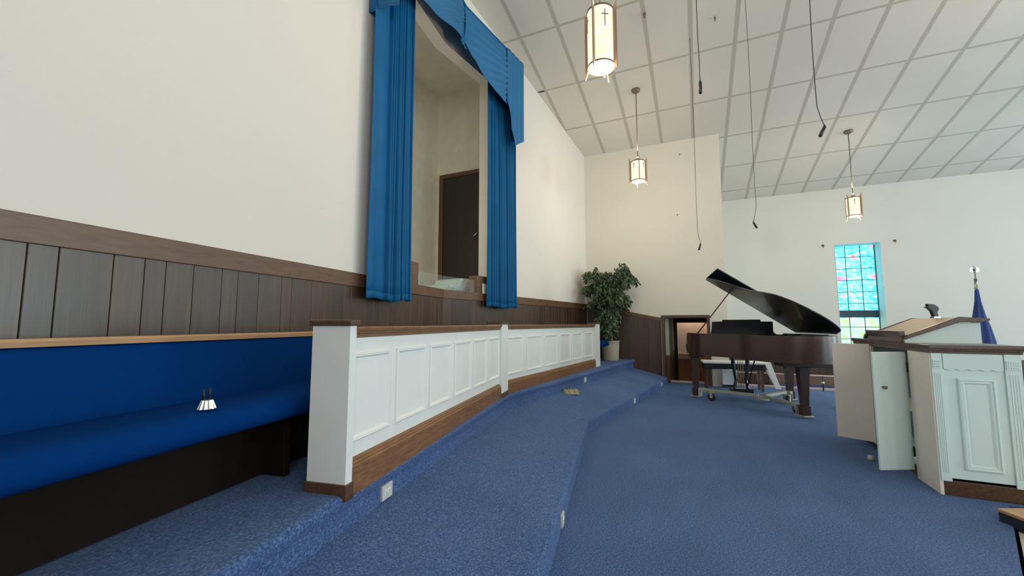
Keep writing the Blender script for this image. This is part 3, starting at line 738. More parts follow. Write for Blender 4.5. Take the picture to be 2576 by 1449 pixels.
# ------------------------------------------------------------------ hanging microphones and cables
def hmic(label, x, y, zend, r, body, kink, origin=None):
    t = thing('hanging_microphone', label, 'microphone', (x, y, zend), 0, 'choir microphones')
    zt_ = zc(x)-zend
    m = MB(); pts = [(kink[0], kink[1], body+0.05), (0.5*kink[0], 0.5*kink[1], body+0.12), (0, 0, body+0.22)]
    k = 14
    for i in range(1, k+1):
        s = i/k; pts.append((0.012*sin(s*7)*(1-s), 0.012*cos(s*5)*(1-s)*sin(s*3.1), body+0.22+(zt_-body-0.22)*s))
    m.tube(pts, r, 6); m.build('cable', BLACK, t, smooth=True)
    m = MB(); m.tube([(kink[0], kink[1], body+0.055), (kink[0]*1.0, kink[1]*1.0, body+0.03), (0.2*kink[0], 0.2*kink[1], 0.01), (0.1*kink[0], 0.1*kink[1], 0)], [r*1.5, r*4.2, r*4.6, r*2], 10); m.build('capsule', BLACK, t, smooth=True)
    return t
hmic('thick black cable ending in a microphone above the second lantern, right of it', 3.713, -0.105, 3.19, 0.0032, 0.07, (0.0, 0.0))
hmic('thin cable with a tiny tip hanging lowest, in front of the white side wall', 6.382, -0.066, 2.27, 0.0028, 0.05, (0.0, -0.03))
hmic('thin black cable hanging to a small microphone just left of the window wall corner', 5.3, -0.674, 2.30, 0.0026, 0.04, (0.03, 0.03))
hmic('black cable ending in a tilted microphone left of the third lantern', 4.166, -1.024, 2.82, 0.0034, 0.05, (0.01, -0.045))
for lab, x, y, r in (('dark cable plug hanging from the ceiling right of the largest lantern', 5.734, 0.516, 0.022), ('small dark hook in a ceiling tile between two cables', 6.123, -0.398, 0.012)):
    m = MB(); z = zc(x); m.lathe([(r*0.5, -0.005), (r, -0.02), (r*0.8, -0.07), (r*0.3, -0.085)], (x, y, z+0.003), 10); tag(m.build('ceiling_hook', SCUFF, smooth=True), lab, 'hook')
# wall hooks
for lab, p in (('small metal hook on the white wall left of the stained window', (XC, -2.87, 3.10)), ('small metal hook on the white wall right of the stained window', (XC, -4.215, 3.11)),
               ('tiny nail high on the side wall', (XB, 0.19, 4.744)), ('tiny nail on the side wall right of the ficus top', (XB, 0.277, 3.464))):
    big = 'metal' in lab; s = 1.0 if big else 0.45
    m = MB(); m.lathe([(0.03*s, 0), (0.03*s, 0.004), (0.012*s, 0.008), (0.010*s, 0.05*s)], (0, 0, 0), 10)
    m.tube([(0, 0, 0.05*s), (0.0, 0.0, 0.06*s), (-0.04*s, 0, 0.06*s), (-0.055*s, 0, 0.03*s)], 0.007*s, 6)
    o = m.build('wall_hook', SCUFF, smooth=True); o.location = p; o.rotation_euler = (0, R(-90), 0); tag(o, lab, 'hook')

# ------------------------------------------------------------------ outlets on the risers
def outlet(label, p, q_dir, wd, hg, z0):
    """p: plan point at the plate's left end; q_dir: unit plan direction along the riser"""
    d = Vector((q_dir[0], q_dir[1], 0)).normalized(); n = Vector((d.y, -d.x, 0))
    t = thing('power_outlet', label, 'outlet', (p[0]+n.x*0.003, p[1]+n.y*0.003, z0), math.atan2(d.y, d.x), 'outlets in the step risers')
    m = MB(); m.box(0, wd, -0.010, 0.004, 0, hg); m.build('cover_plate', PLATE, t, bevel=0.002)
    for k in (0.34, 0.66):
        m = MB(); m.box(wd*k-0.011, wd*k+0.011, -0.0125, -0.008, hg*0.36, hg*0.66); m.build('socket', WHITE, t, bevel=0.002)
        m = MB()
        for dx in (-0.005, 0.004): m.box(wd*k+dx, wd*k+dx+0.0018, -0.0132, -0.012, hg*0.46, hg*0.56)
        m.box(wd*k-0.002, wd*k+0.002, -0.0132, -0.012, hg*0.38, hg*0.42)
        m.build('slots', BLACK, t)
    return t
dE2n = Vector((4.078-1.69, 1.902-1.515)); dE2f = Vector((8.915-4.078, 1.236-1.902)); dE1n = Vector((4.559-1.958, 1.141-0.694)); dE1f = Vector((8.915-4.559, 0.571-1.141))
def onl(a, b, x): k = (x-a[0])/(b[0]-a[0]); return (x, a[1]+(b[1]-a[1])*k)
outlet('power outlet in the riser right of the nearest rail post', onl(E2[1], E2[2], 1.70), dE2n, 0.095, 0.075, 0.300)
outlet('small power outlet in the upper riser near the far rail post', onl(E2[2], E2[3], 6.20), dE2f, 0.075, 0.075, 0.315)
outlet('power outlet in the lower riser, second from the far wall', onl(E1[2], E1[3], 6.35), dE1f, 0.075, 0.07, 0.03)
outlet('power outlet at the far end of the lower riser beside the doorway', onl(E1[3], E1[4], 8.25), dE1f, 0.075, 0.07, 0.03)
outlet('power outlet in the lower riser nearest the camera, seen edge on', onl(E1[1], E1[2], 2.38), dE1n, 0.075, 0.07, 0.02)

# yellow tufted scrap on the step
t = MB(); rnd = random.Random(2)
for i in range(150):
    a = rnd.uniform(0, 2*pi); rr = math.sqrt(rnd.random()); x = 0.10*rr*cos(a); y = 0.05*rr*sin(a)
    t.tube([(x, y, 0), (x+rnd.uniform(-.01, .01), y+rnd.uniform(-.01, .01), rnd.uniform(0.03, 0.062))], [0.010, 0.006], 5)
o = t.build('foam_scrap', plain('yellow_foam', (0.55, 0.49, 0.27), 0.9, var=0.3, vs=60)); o.location = (5.45, 1.585, 0.262); o.rotation_euler = (0, 0, -1.2)
tag(o, 'ragged yellow foam scrap lying on the carpeted step near the riser', 'scrap')

# ------------------------------------------------------------------ potted ficus
fx = thing('potted_ficus', 'tall potted ficus with drooping leaves in the corner of the choir', 'plant', (8.50, 1.63, 0.461), 0)
m = MB(); m.lathe([(0.150, 0.0), (0.163, 0.02), (0.178, 0.30), (0.178, 0.375), (0.188, 0.385), (0.188, 0.40), (0.168, 0.40), (0.165, 0.34)], n=36); m.build('pot', BASKET, fx, smooth=True)
m = MB(); m.lathe([(1e-4, 0.37), (0.10, 0.375), (0.166, 0.36)], n=24, cap=False); m.build('soil', SOIL, fx, smooth=True)
rnd = random.Random(11)
tr = MB(); twig = MB(); lf = MB()
for k in range(3):
    a = k*2.1; tr.tube([(0.03*cos(a+s*5), 0.03*sin(a+s*5), 0.34+s*0.75) for s in [i/8 for i in range(9)]], [0.020-0.006*i/8 for i in range(9)], 8)
tr.build('trunk', BARK, fx, smooth=True)
# crown: screen-left is +Y; lobes as ellipsoids (y, z, ry, rz, count)
lobes = [(0.21, 1.74, 0.25, 0.24, 320), (-0.24, 1.75, 0.25, 0.27, 330), (0.02, 1.48, 0.36, 0.24, 420), (-0.12, 1.22, 0.28, 0.24, 300), (0.16, 1.20, 0.24, 0.20, 170), (0.03, 0.92, 0.20, 0.24, 210), (0.02, 0.62, 0.15, 0.20, 110), (0.44, 1.80, 0.10, 0.08, 22), (-0.46, 1.66, 0.10, 0.16, 36), (0.42, 1.52, 0.10, 0.16, 34)]
fx_lim = 0.36
def leaf(c, dirv, size, tone):
    d = Vector(dirv).normalized(); s_ = d.cross(Vector((rnd.uniform(-1, 1), rnd.uniform(-1, 1), rnd.uniform(-.3, .3)))).normalized()
    nrm = d.cross(s_); c = Vector(c); w_ = size*0.24
    lf.tone = tone
    lf.add([c, c+d*size*0.35+s_*w_+nrm*0.004, c+d*size*0.35-nrm*0.004, c+d*size*0.35-s_*w_+nrm*0.004, c+d*size*0.72+s_*w_*0.7-nrm*0.003, c+d*size*0.72-s_*w_*0.7-nrm*0.003, c+d*size-nrm*0.015],
           [(0, 1, 2), (0, 2, 3), (1, 4, 2), (2, 4, 6), (2, 6, 5), (2, 5, 3)])
for (ly_, lz, ry, rz_, cnt) in lobes:
    nb = max(4, cnt//5)
    for b_ in range(nb):
        while True:
            p = Vector((rnd.uniform(-1, 1), rnd.uniform(-1, 1), rnd.uniform(-1, 1)))
            if p.length < 1: break
        p = p*(0.55+0.45*rnd.random())/max(p.length, 0.3)*max(p.length, 0.3)
        c = Vector((max(-0.40, min(fx_lim-0.02, p.x*0.36)), ly_+p.y*ry, lz+p.z*rz_))
        root_ = Vector((0, ly_*0.3, max(0.9, lz-0.4)))
        mid = root_.lerp(c, 0.6)+Vector((0, 0, 0.08))
        if b_ % 3 == 0: twig.tube([root_, mid, c], [0.006, 0.004, 0.002], 5)
        # a drooping spray of leaves
        out = Vector((c.x*0.8, (c.y-ly_*0.4)*1.2, 0)); out = out.normalized() if out.length > 0.01 else Vector((0, 1, 0))
        for q in range(9):
            s = q/9.0; pos = c + out*(s*0.09) + Vector((rnd.uniform(-.03, .03), rnd.uniform(-.03, .03), -s*s*0.10+rnd.uniform(-.02, .02)))
            pos.x = min(pos.x, fx_lim); pos.y = min(pos.y, 0.47)
            dv = out*rnd.uniform(0.1, 0.7)+Vector((rnd.uniform(-.5, .5), rnd.uniform(-.5, .5), rnd.uniform(-1.3, -0.1)))
            if pos.x > 0.28 and dv.x > 0: dv.x = 0
            leaf(pos, dv, rnd.uniform(0.065, 0.110), min(1, max(0, rnd.gauss(0.45, 0.28))))
twig.build('branches', BARK, fx, smooth=True)
lf.build('foliage', LEAF, fx, tone=True)

# ------------------------------------------------------------------ grand piano (local x towards the tail, y towards the bass side)
PM = Vector((7.59, -0.63, 0)); PA = math.atan2(-0.209, -0.978)
gp = thing('grand_piano', 'dark mahogany grand piano with raised lid standing on a wheeled frame', 'piano', (PM.x, PM.y, 0), PA)
ZR0, ZR1 = 0.72, 1.06
# in local coordinates with x=t, y = left of t; bass side is where y_local = +b. rotate: t=(-.978,-.209); left of t = (.209,-.978) = b
case = [(-0.32, 0.76), (-0.32, -0.76)]
def catmull(P, k=6):
    out = []
    for i in range(len(P)-1):
        p0, p1, p2, p3 = P[max(i-1, 0)], P[i], P[i+1], P[min(i+2, len(P)-1)]
        for j in range(k):
            t_ = j/k
            out.append(tuple(0.5*((2*p1[c])+(-p0[c]+p2[c])*t_+(2*p0[c]-5*p1[c]+4*p2[c]-p3[c])*t_**2+(-p0[c]+3*p1[c]-3*p2[c]+p3[c])*t_**3) for c in (0, 1)))
    return out+[P[-1]]
bent = catmull([(-0.05, -0.76), (0.2, -0.757), (0.42, -0.68), (0.62, -0.54), (0.78, -0.40), (0.95, -0.30), (1.13, -0.24), (1.32, -0.17), (1.46, -0.06), (1.55, 0.08), (1.60, 0.24), (1.61, 0.42), (1.56, 0.58), (1.45, 0.70), (1.25, 0.76)])
inner_case = [(0.03, 0.74), (0.03, -0.74)] + [(x*0.985, y*0.97) for x, y in bent if x > 0.05]
m = MB(); m.prism(inner_case, ZR0, ZR1-0.12); m.build('case_body', PIANO, gp)
# rim wall
def rim(pts, th, z0, z1):
    m = MB(); P = [Vector((x, y)) for x, y in pts]; n = len(P); inn = []
    for i in range(n):
        a = (P[min(i+1, n-1)]-P[max(i-1, 0)]).normalized(); nrm = Vector((-a.y, a.x)); inn.append(P[i]+nrm*th)
    vs = []
    for o_, i_ in zip(P, inn): vs += [(o_.x, o_.y, z0), (o_.x, o_.y, z1), (i_.x, i_.y, z1), (i_.x, i_.y, z0)]
    fs = [(4*i+k, 4*i+(k+1) % 4, 4*(i+1)+(k+1) % 4, 4*(i+1)+k) for i in range(n-1) for k in range(4)]
    fs += [(0, 1, 2, 3), tuple(4*(n-1)+k for k in range(4))]
    return m.add(vs, fs)
rimpts = [(0.0, -0.76)] + [p_ for p_ in bent if p_[0] > 0.03] + [(0.6, 0.76), (0.0, 0.76)]
ro = rim(rimpts, 0.04, ZR0, ZR1).build('rim', PIANO, gp, smooth=True)
me_ = ro.modifiers.new('e', 'EDGE_SPLIT'); me_.split_angle = R(40)
for sy, nm in ((-1, 'cheek'), (1, 'cheek')):
    m = MB(); y0 = -0.76 if sy < 0 else 0.72
    m.extrude([(0.02, ZR0), (0.02, ZR1), (-0.15, ZR1), (-0.22, ZR1-0.03), (-0.235, ZR1-0.10), (-0.245, ZR1-0.19), (-0.315, ZR1-0.20), (-0.325, ZR1-0.23), (-0.31, ZR1-0.28), (-0.24, ZR0), ], (0, y0, 0), (1, 0, 0), (0, 0, 1), (0, 1, 0), 0.04)
    m.build('cheek', PIANO, gp, bevel=0.004)
m = MB(); m.box(-0.30, 0.03, -0.72, 0.72, ZR0, ZR0+0.07); m.build('key_bed', PIANO, gp)
m = MB(); m.box(-0.27, -0.12, -0.61, 0.61, ZR0+0.07, ZR0+0.095); m.build('keyboard', plain('ivory_keys', (0.75, 0.73, 0.66), 0.3), gp)
m = MB(); m.box(-0.02, 0.02, -0.71, 0.71, ZR0+0.07, ZR1-0.02); m.build('fallboard', PIANOB, gp)
m = MB(); m.box(0.10, 0.30, -0.55, 0.60, ZR1-0.14, ZR1-0.10); m.build('iron_plate', BRASS, gp)
m = MB()
m.extrude([(-0.50, 0), (-0.47, 0.02), (-0.455, 0.08), (-0.45, 0.205), (-0.30, 0.208), (-0.295, 0.235), (0.25, 0.238), (0.26, 0.208), (0.43, 0.205), (0.435, 0.05), (0.46, 0.02), (0.50, 0.0)], (0.16, 0, ZR1-0.02), (0, 1, 0), (0.10, 0, 1), (1, 0, 0), 0.02)
m.build('music_desk', PIANOB, gp, bevel=0.003)
# lid, hinged on the bass side
PHI = R(34)
lid_out = [(0.10, 0.78), (0.10, -0.765)] + [(x, y) for x, y in bent[1:-1] if x > 0.12] + [(1.24, 0.78)]
lid_out = [(x + (0.012 if i > 3 else 0), y) for i, (x, y) in enumerate(lid_out)]
Ml = Matrix.Translation((0, 0.77, ZR1+0.018)) @ Matrix.Rotation(-PHI, 4, 'X') @ Matrix.Translation((0, -0.77, 0))
m = MB(); m.M = Ml; m.prism(lid_out, 0.0, 0.018); m.build('lid', PIANOL, gp, bevel=0.004)
m = MB(); m.M = Ml
fz = lambda x, y: 0.03+(x-0.07)*0.36
m.prism([(0.07, 0.76), (0.07, -0.76), (0.44, -0.76), (0.44, 0.76)], fz, lambda x, y: fz(x, y)+0.017); m.build('folded_front_lid', PIANOL, gp, bevel=0.003)
m = MB(); m.M = Ml; m.tube([(0.055, -0.75, 0.03), (0.055, 0.75, 0.03)], 0.012, 8); m.build('lid_hinge', PIANOB, gp)
# prop stick: from the treble rim up to the lid
top = Ml @ Vector((0.16, -0.36, 0.0)); bot = Vector((0.16, -0.70, ZR1-0.05))
m = MB(); m.tube([bot, top], [0.011, 0.008], 8); m.build('lid_prop', DARKOAK, gp, smooth=True)
m = MB(); m.box(0.55, 1.1, 0.42, 0.75, ZR1-0.005, ZR1+0.008); m.build('lid_ledge', PIANOB, gp)
def pleg(x, y, block):
    m = MB(); s0, s1 = 0.062, 0.040
    z1 = ZR0-block
    vs = [(x+sx*s0, y+sy*s0, z1) for sx, sy in ((-1, -1), (1, -1), (1, 1), (-1, 1))] + [(x+sx*s1, y+sy*s1, 0.16) for sx, sy in ((-1, -1), (1, -1), (1, 1), (-1, 1))]
    m.add(vs, [(0, 1, 2, 3), (7, 6, 5, 4)] + [(i, i+4, (i+1) % 4+4, (i+1) % 4) for i in range(4)])
    m.box(x-0.052, x+0.052, y-0.052, y+0.052, 0.045, 0.16)
    return m
pleg(0.0, -0.69, 0.05).build('leg', PIANO, gp, bevel=0.004)
pleg(0.0, 0.69, 0.05).build('leg', PIANO, gp, bevel=0.004)
pleg(1.27, 0.345, 0.06).build('leg', PIANO, gp, bevel=0.004)
m = MB(); m.box(1.14, 1.44, 0.06, 0.66, ZR0-0.06, ZR0); m.build('leg_block', PIANO, gp, bevel=0.01)
m = MB(); m.box(-0.10, 0.10, -0.76, -0.55, ZR0-0.05, ZR0); m.box(-0.10, 0.10, 0.55, 0.76, ZR0-0.05, ZR0); m.build('leg_block', PIANO, gp, bevel=0.01)
# lyre
ly = MB()
for sy in (-1, 1):
    ly.tube([(-0.02, sy*0.11, ZR0), (-0.02, sy*0.105, 0.55), (-0.02, sy*0.075, 0.30), (-0.02, sy*0.10, 0.17)], [0.034, 0.030, 0.022, 0.028], 8)
ly.box(-0.07, 0.05, -0.16, 0.16, 0.10, 0.17); lyo = ly.build('lyre', PIANOB, gp, smooth=False, bevel=0.004)
m = MB()
for y in (-0.035, 0, 0.035): m.tube([(-0.02, y, ZR0), (-0.02, y, 0.17)], 0.005, 6)
for y in (-0.06, 0, 0.06): m.box(-0.17, -0.06, y-0.015, y+0.015, 0.115, 0.128)
m.build('pedals', BRASS, gp)
m = MB(); m.tube([(0.03, 0.06, 0.15), (0.30, 0.13, ZR0)], 0.010, 6); m.build('lyre_brace', PIANOB, gp)

# wheeled piano frame
dl = thing('piano_dolly', 'cream painted three-armed steel piano truck with rubber wheels under the piano', 'piano truck', (PM.x, PM.y, 0), PA)
hub = Vector((0.52, 0.12, 0.115))
feet = [Vector((0.0, -0.69, 0)), Vector((0.0, 0.69, 0)), Vector((1.27, 0.345, 0))]
m = MB(); m.lathe([(0.09, -0.02), (0.09, 0.02)], tuple(hub), 20); m.build('hub', STEEL, dl)
for k, f in enumerate(feet):
    d_ = (f-Vector((hub.x, hub.y, 0))); L = d_.length; d_.normalize(); n_ = Vector((-d_.y, d_.x, 0))
    m = MB(); M0 = Matrix(((d_.x, n_.x, 0, hub.x), (d_.y, n_.y, 0, hub.y), (0, 0, 1, 0), (0, 0, 0, 1))); m.M = M0
    m.box(0.05, L-0.13, -0.028, 0.028, 0.125, 0.165)
    m.extrude([(L-0.13, 0.125), (L-0.075, 0.125), (L-0.075, 0.028), (L+0.075, 0.028), (L+0.075, 0.040), (L-0.06, 0.040), (L-0.06, 0.165), (L-0.13, 0.165)], (0, -0.07, 0), (1, 0, 0), (0, 0, 1), (0, 1, 0), 0.14)
    m.build('arm', STEEL, dl, bevel=0.004)
    m = MB(); wx = L-0.28; sd = 0.11 if k != 1 else -0.11
    m.M = M0 @ Matrix.Translation((wx, sd, 0.060)) @ Matrix.Rotation(R(90), 4, 'X')
    m.lathe([(0.030, -0.018), (0.052, -0.018), (0.060, -0.010), (0.060, 0.010), (0.052, 0.018), (0.030, 0.018)], n=24); wo = m.build('wheel', RUBBER, dl, smooth=True)
    m = MB(); m.M = M0
    m.box(wx-0.03, wx+0.03, min(0, sd)-0.026, max(0, sd)+0.026, 0.125, 0.140)
    m.box(wx-0.02, wx+0.02, sd-0.028, sd-0.022, 0.045, 0.13); m.box(wx-0.02, wx+0.02, sd+0.022, sd+0.028, 0.045, 0.13)
    m.build('caster_fork', STEEL, dl)

# piano bench beyond the piano
bn = thing('piano_bench', 'white-topped piano bench with dark legs on the far side of the piano', 'bench', (8.62, -0.58, 0), R(-83))
m = MB(); m.box(-0.52, 0.52, -0.16, 0.16, 0.475, 0.525); m.build('cushion', plain('bench_vinyl', (0.82, 0.83, 0.78), 0.5), bn, bevel=0.02, seg=3)
m = MB(); m.box(-0.50, 0.50, -0.15, 0.15, 0.38, 0.475); m.build('apron', PIANOB, bn, bevel=0.004)
for sx in (-1, 1):
    for sy in (-1, 1):
        m = MB(); x, y = sx*0.45, sy*0.11
        vs = [(x+a*0.026, y+b*0.026, 0.38) for a, b in ((-1, -1), (1, -1), (1, 1), (-1, 1))] + [(x+a*0.017, y+b*0.017, 0.0) for a, b in ((-1, -1), (1, -1), (1, 1), (-1, 1))]
        m.add(vs, [(0, 1, 2, 3), (7, 6, 5, 4)] + [(i, i+4, (i+1) % 4+4, (i+1) % 4) for i in range(4)]); m.build('leg', DARKOAK, bn)

# white speaker box, slanting white board, low pipe rail behind the piano
t = thing('monitor_speaker', 'small white box with dark base standing behind the piano lyre', 'speaker', (8.95, -0.53, 0), R(8))
m = MB(); m.box(-0.09, 0.09, -0.13, 0.13, 0.05, 0.33); m.build('cabinet', WHITE, t, bevel=0.006)
m = MB(); m.box(-0.07, 0.07, -0.12, 0.12, 0.0, 0.05); m.build('base', BLACK, t)
t = thing('folding_stand', 'white slanting folding stand leaning behind the piano bench', 'stand', (9.0, -1.25, 0), 0)
m = MB(); m.extrude([(0.12, 0.52), (0.02, 0.52), (-0.14, 0.0), (-0.05, 0.0)], (0.0, 0, 0), (0, 1, 0), (0, 0, 1), (1, 0, 0), 0.03); m.build('board', WHITE, t, bevel=0.003)
m = MB(); m.tube([(0.08, 0.07, 0.33), (0.08, -0.02, 0.10)], 0.010, 6); m.build('strut', WHITE, t)
pr = thing('pipe_rail', 'low horizontal pipe rail along the far edge of the stage', 'rail', (9.12, -1.7, 0), 0)
m = MB(); m.tube([(0, 1.05, 0.272), (0, -1.0, 0.268)], 0.014, 10); m.build('rail_bar', PIPE, pr, smooth=True)
for y in (0.95, -0.35, -0.95):
    m = MB(); m.tube([(0, y, 0.0), (0, y, 0.27)], 0.010, 8); m.build('rail_post', PIANOB, pr, smooth=True)
m = MB(); m.ball((0.0, -0.35, 0.14), 0.028); m.build('ball_knob', CHROME, pr, smooth=True)
# pews on the lower floor beyond
for k, x in enumerate((10.0,)):
    t = thing('nave_pew', 'dark wooden pew on the lower floor seen under the piano, beyond the pipe rail', 'pew', (x, -2.8, -0.45), 0)
    m = MB(); m.box(-0.45, 0.0, -1.4, 1.4, 0.36, 0.44); m.build('seat', NAVY, t, bevel=0.01)
    m = MB(); m.extrude([(0.0, 0.1), (0.03, 0.1), (0.13, 0.60), (0.10, 0.62)], (0, -1.4, 0), (1, 0, 0), (0, 0, 1), (0, 1, 0), 2.8); m.build('backrest', DARKOAK, t)
    for y in (-1.44, 1.4):
        m = MB(); m.extrude([(-0.45, 0.0), (-0.45, 0.5), (-0.10, 0.52), (0.06, 0.64), (0.15, 0.64), (0.10, 0.0)], (0, y, 0), (1, 0, 0), (0, 0, 1), (0, 1, 0), 0.04); m.build('end_panel', DARKOAK, t)

# ------------------------------------------------------------------ pulpit
pu = thing('pulpit', 'white pulpit with dark wood counter, slanted reading desk and two cabinet doors open', 'pulpit', (0, 0, 0))
X0, X1, Y0, Y1 = 4.01, 5.56, -2.02, -1.55
m = MB(); m.box(X0, X0+0.02, Y0, Y1, 0.09, 1.0)                       # near decorated end
m.build('end_board', WHITE2, pu)
m = MB(); m.box(X0, X1, Y0, Y0+0.02, 0.10, 1.0); m.box(X1-0.02, X1, Y0, Y1, 0.10, 1.0); m.box(X0, X1, Y0, Y1, 0.10, 0.12)
m.build('case', WHITE2, pu)
# fixed stiles of the back face
m = MB(); m.box(X0-0.005, 4.34, Y1-0.018, Y1+0.003, 0.0, 1.0); m.build('back_stile', PINKW, pu, bevel=0.002)
m = MB(); m.box(5.10, X1, Y1-0.018, Y1+0.003, 0.05, 1.0); m.build('back_stile', PINKW, pu, bevel=0.002)
m = MB(); m.box(X0-0.006, X1, Y0-0.004, Y1-0.019, 0.0, 0.105); m.build('plinth', DARKOAK, pu, bevel=0.004)
# decoration on the near end: pilasters, rosettes, frieze, raised panel
for (a, b) in ((Y1-0.062, Y1-0.004), (Y0+0.002, Y0+0.085)):
    m = MB(); m.box(X0-0.014, X0, a, b, 0.10, 1.0)
    w_ = b-a
    for q in (0.25, 0.42, 0.58, 0.75): m.box(X0-0.017, X0-0.013, a+w_*q-0.003, a+w_*q+0.003, 0.16, 0.86)
    m.build('pilaster', WHITE2, pu, bevel=0.002)
    m = MB(); m.box(X0-0.020, X0-0.014, a+0.006, b-0.006, 0.895, 0.955)
    for i in range(5):
        for j in range(3): m.box(X0-0.024, X0-0.020, a+0.012+(w_-0.024)*(i+0.2)/5, a+0.012+(w_-0.024)*(i+0.75)/5, 0.902+0.018*j, 0.912+0.018*j)
    m.build('carved_block', WHITE2, pu)
m = MB(); yy0, yy1 = Y0+0.09, Y1-0.07
pts = [(yy0, 0.885)] + [(yy0+(yy1-yy0)*i/40, 0.885+0.004*cos(i*2*pi/8)) for i in range(41)] + [(yy1, 0.995), (yy0, 0.995)]
m.extrude(pts[1:], (X0-0.010, 0, 0), (0, 1, 0), (0, 0, 1), (1, 0, 0), 0.010); m.build('scalloped_frieze', WHITE2, pu)
m = MB(); py0, py1, pz0, pz1 = Y0+0.135, Y1-0.135, 0.185, 0.825
lv = [(0, 0.0), (0.004, 0.014), (0.014, 0.018), (0.020, 0.010), (0.030, 0.012), (0.044, 0.002), (0.05, 0.004)]
vs = []; fs = []
for a_, h_ in lv: vs += [(X0-h_, py0+a_, pz0+a_), (X0-h_, py1-a_, pz0+a_), (X0-h_, py1-a_, pz1-a_), (X0-h_, py0+a_, pz1-a_)]
for j in range(len(lv)-1):
    for q in range(4): fs.append((j*4+q, j*4+(q+1) % 4, (j+1)*4+(q+1) % 4, (j+1)*4+q))
fs.append(tuple(4*(len(lv)-1)+q for q in range(4)))
m.add(vs, fs); m.build('raised_panel', WHITE2, pu)
# counter
m = MB()
for (g_, z0, z1) in ((0.014, 1.0, 1.018), (0.024, 1.018, 1.032), (0.034, 1.032, 1.060)):
    m.box(X0-g_, X1+g_, Y0-g_, Y1+0.004+g_*0.3, z0, z1)
m.build('counter', PULPW, pu, bevel=0.006)
# doors
def door_leaf(hx, hy, tx, ty, z0, z1, knob):
    d_ = Vector((tx-hx, ty-hy, 0)); L = d_.length; d_.normalize(); n_ = Vector((-d_.y, d_.x, 0))
    M0 = Matrix(((d_.x, n_.x, 0, hx), (d_.y, n_.y, 0, hy), (0, 0, 1, 0), (0, 0, 0, 1)))
    m = MB(); m.M = M0; m.box(0.004, L, -0.009, 0.009, z0, z1)
    o = m.build('cabinet_door', WHITE2 if knob else PINKW, pu, bevel=0.003)
    return o, M0, L
o1, M1, L1_ = door_leaf(4.365, -1.54, 4.235, -1.285, 0.058, 0.985, True)
sgn = 1 if (M1 @ Vector((0, 1, 0)) - M1 @ Vector((0, 0, 0))).dot(Vector((-1, 0, 0))) > 0 else -1
m = MB(); m.M = M1 @ Matrix.Translation((L1_-0.07, sgn*0.009, 0.705)) @ Matrix.Rotation(-sgn*R(90), 4, 'X')
m.lathe([(0.008, 0), (0.006, 0.012), (0.013, 0.018), (0.014, 0.026), (0.008, 0.031), (1e-4, 0.032)], n=16); m.build('door_knob', BRONZE, o1, smooth=True)
o2, M2, L2_ = door_leaf(5.075, -1.535, 5.20, -1.265, 0.082, 1.015, False)
for z in (0.86, 0.20):
    m = MB(); m.box(4.342, 4.352, Y1-0.004, Y1+0.012, z-0.035, z+0.035); m.tube([(4.36, Y1+0.008, z-0.04), (4.36, Y1+0.008, z+0.04)], 0.007, 8)
    m.box(4.36, 4.40, Y1+0.006, Y1+0.014, z-0.028, z+0.028); m.build('hinge', BLACK, pu)
m = MB(); m.box(4.40, 5.08, Y0+0.03, Y1-0.03, 0.50, 0.52); m.build('shelf', PINKW, pu)
# reading desk on the counter
DX0, DX1 = 4.34, 5.11
zt_c = 1.060
m = MB(); m.extrude([(Y1+0.0, zt_c), (Y1+0.0, 1.085), (-1.875, 1.225), (-2.0, 1.222), (-2.0, zt_c)], (DX0+0.02, 0, 0), (0, 1, 0), (0, 0, 1), (1, 0, 0), DX1-DX0-0.04)
m.build('desk_side', WHITE2, pu)
m = MB(); m.extrude([(Y1+0.01, 1.085), (Y1+0.0, 1.122), (-1.872, 1.268), (-2.045, 1.254), (-2.045, 1.240), (-1.99, 1.225), (-1.875, 1.226)], (DX0-0.012, 0, 0), (0, 1, 0), (0, 0, 1), (1, 0, 0), 0.03); m.build('desk_moulding', PULPW, pu, bevel=0.004)
m = MB(); m.extrude([(Y1+0.01, 1.085), (Y1+0.0, 1.122), (-1.872, 1.268), (-2.045, 1.254), (-2.045, 1.240), (-1.99, 1.225), (-1.875, 1.226)], (DX1-0.018, 0, 0), (0, 1, 0), (0, 0, 1), (1, 0, 0), 0.03); m.build('desk_moulding', PULPW, pu, bevel=0.004)
m = MB(); m.extrude([(Y1-0.01, 1.095), (Y1-0.01, 1.116), (-1.872, 1.262), (-2.04, 1.250), (-2.04, 1.235), (-1.872, 1.24)], (DX0+0.018, 0, 0), (0, 1, 0), (0, 0, 1), (1, 0, 0), DX1-DX0-0.036); m.build('reading_board', plain('tan_board', (0.50, 0.38, 0.27), 0.5), pu)
m = MB(); m.extrude([(Y1-0.005, zt_c), (Y1+0.018, zt_c), (Y1+0.012, 1.095), (Y1+0.020, 1.118), (Y1+0.034, 1.135), (Y1+0.034, 1.152), (Y1-0.01, 1.152), (Y1-0.01, 1.12)], (DX0+0.05, 0, 0), (0, 1, 0), (0, 0, 1), (1, 0, 0), DX1-DX0-0.05); m.build('book_ledge', PULPW, pu, bevel=0.003)
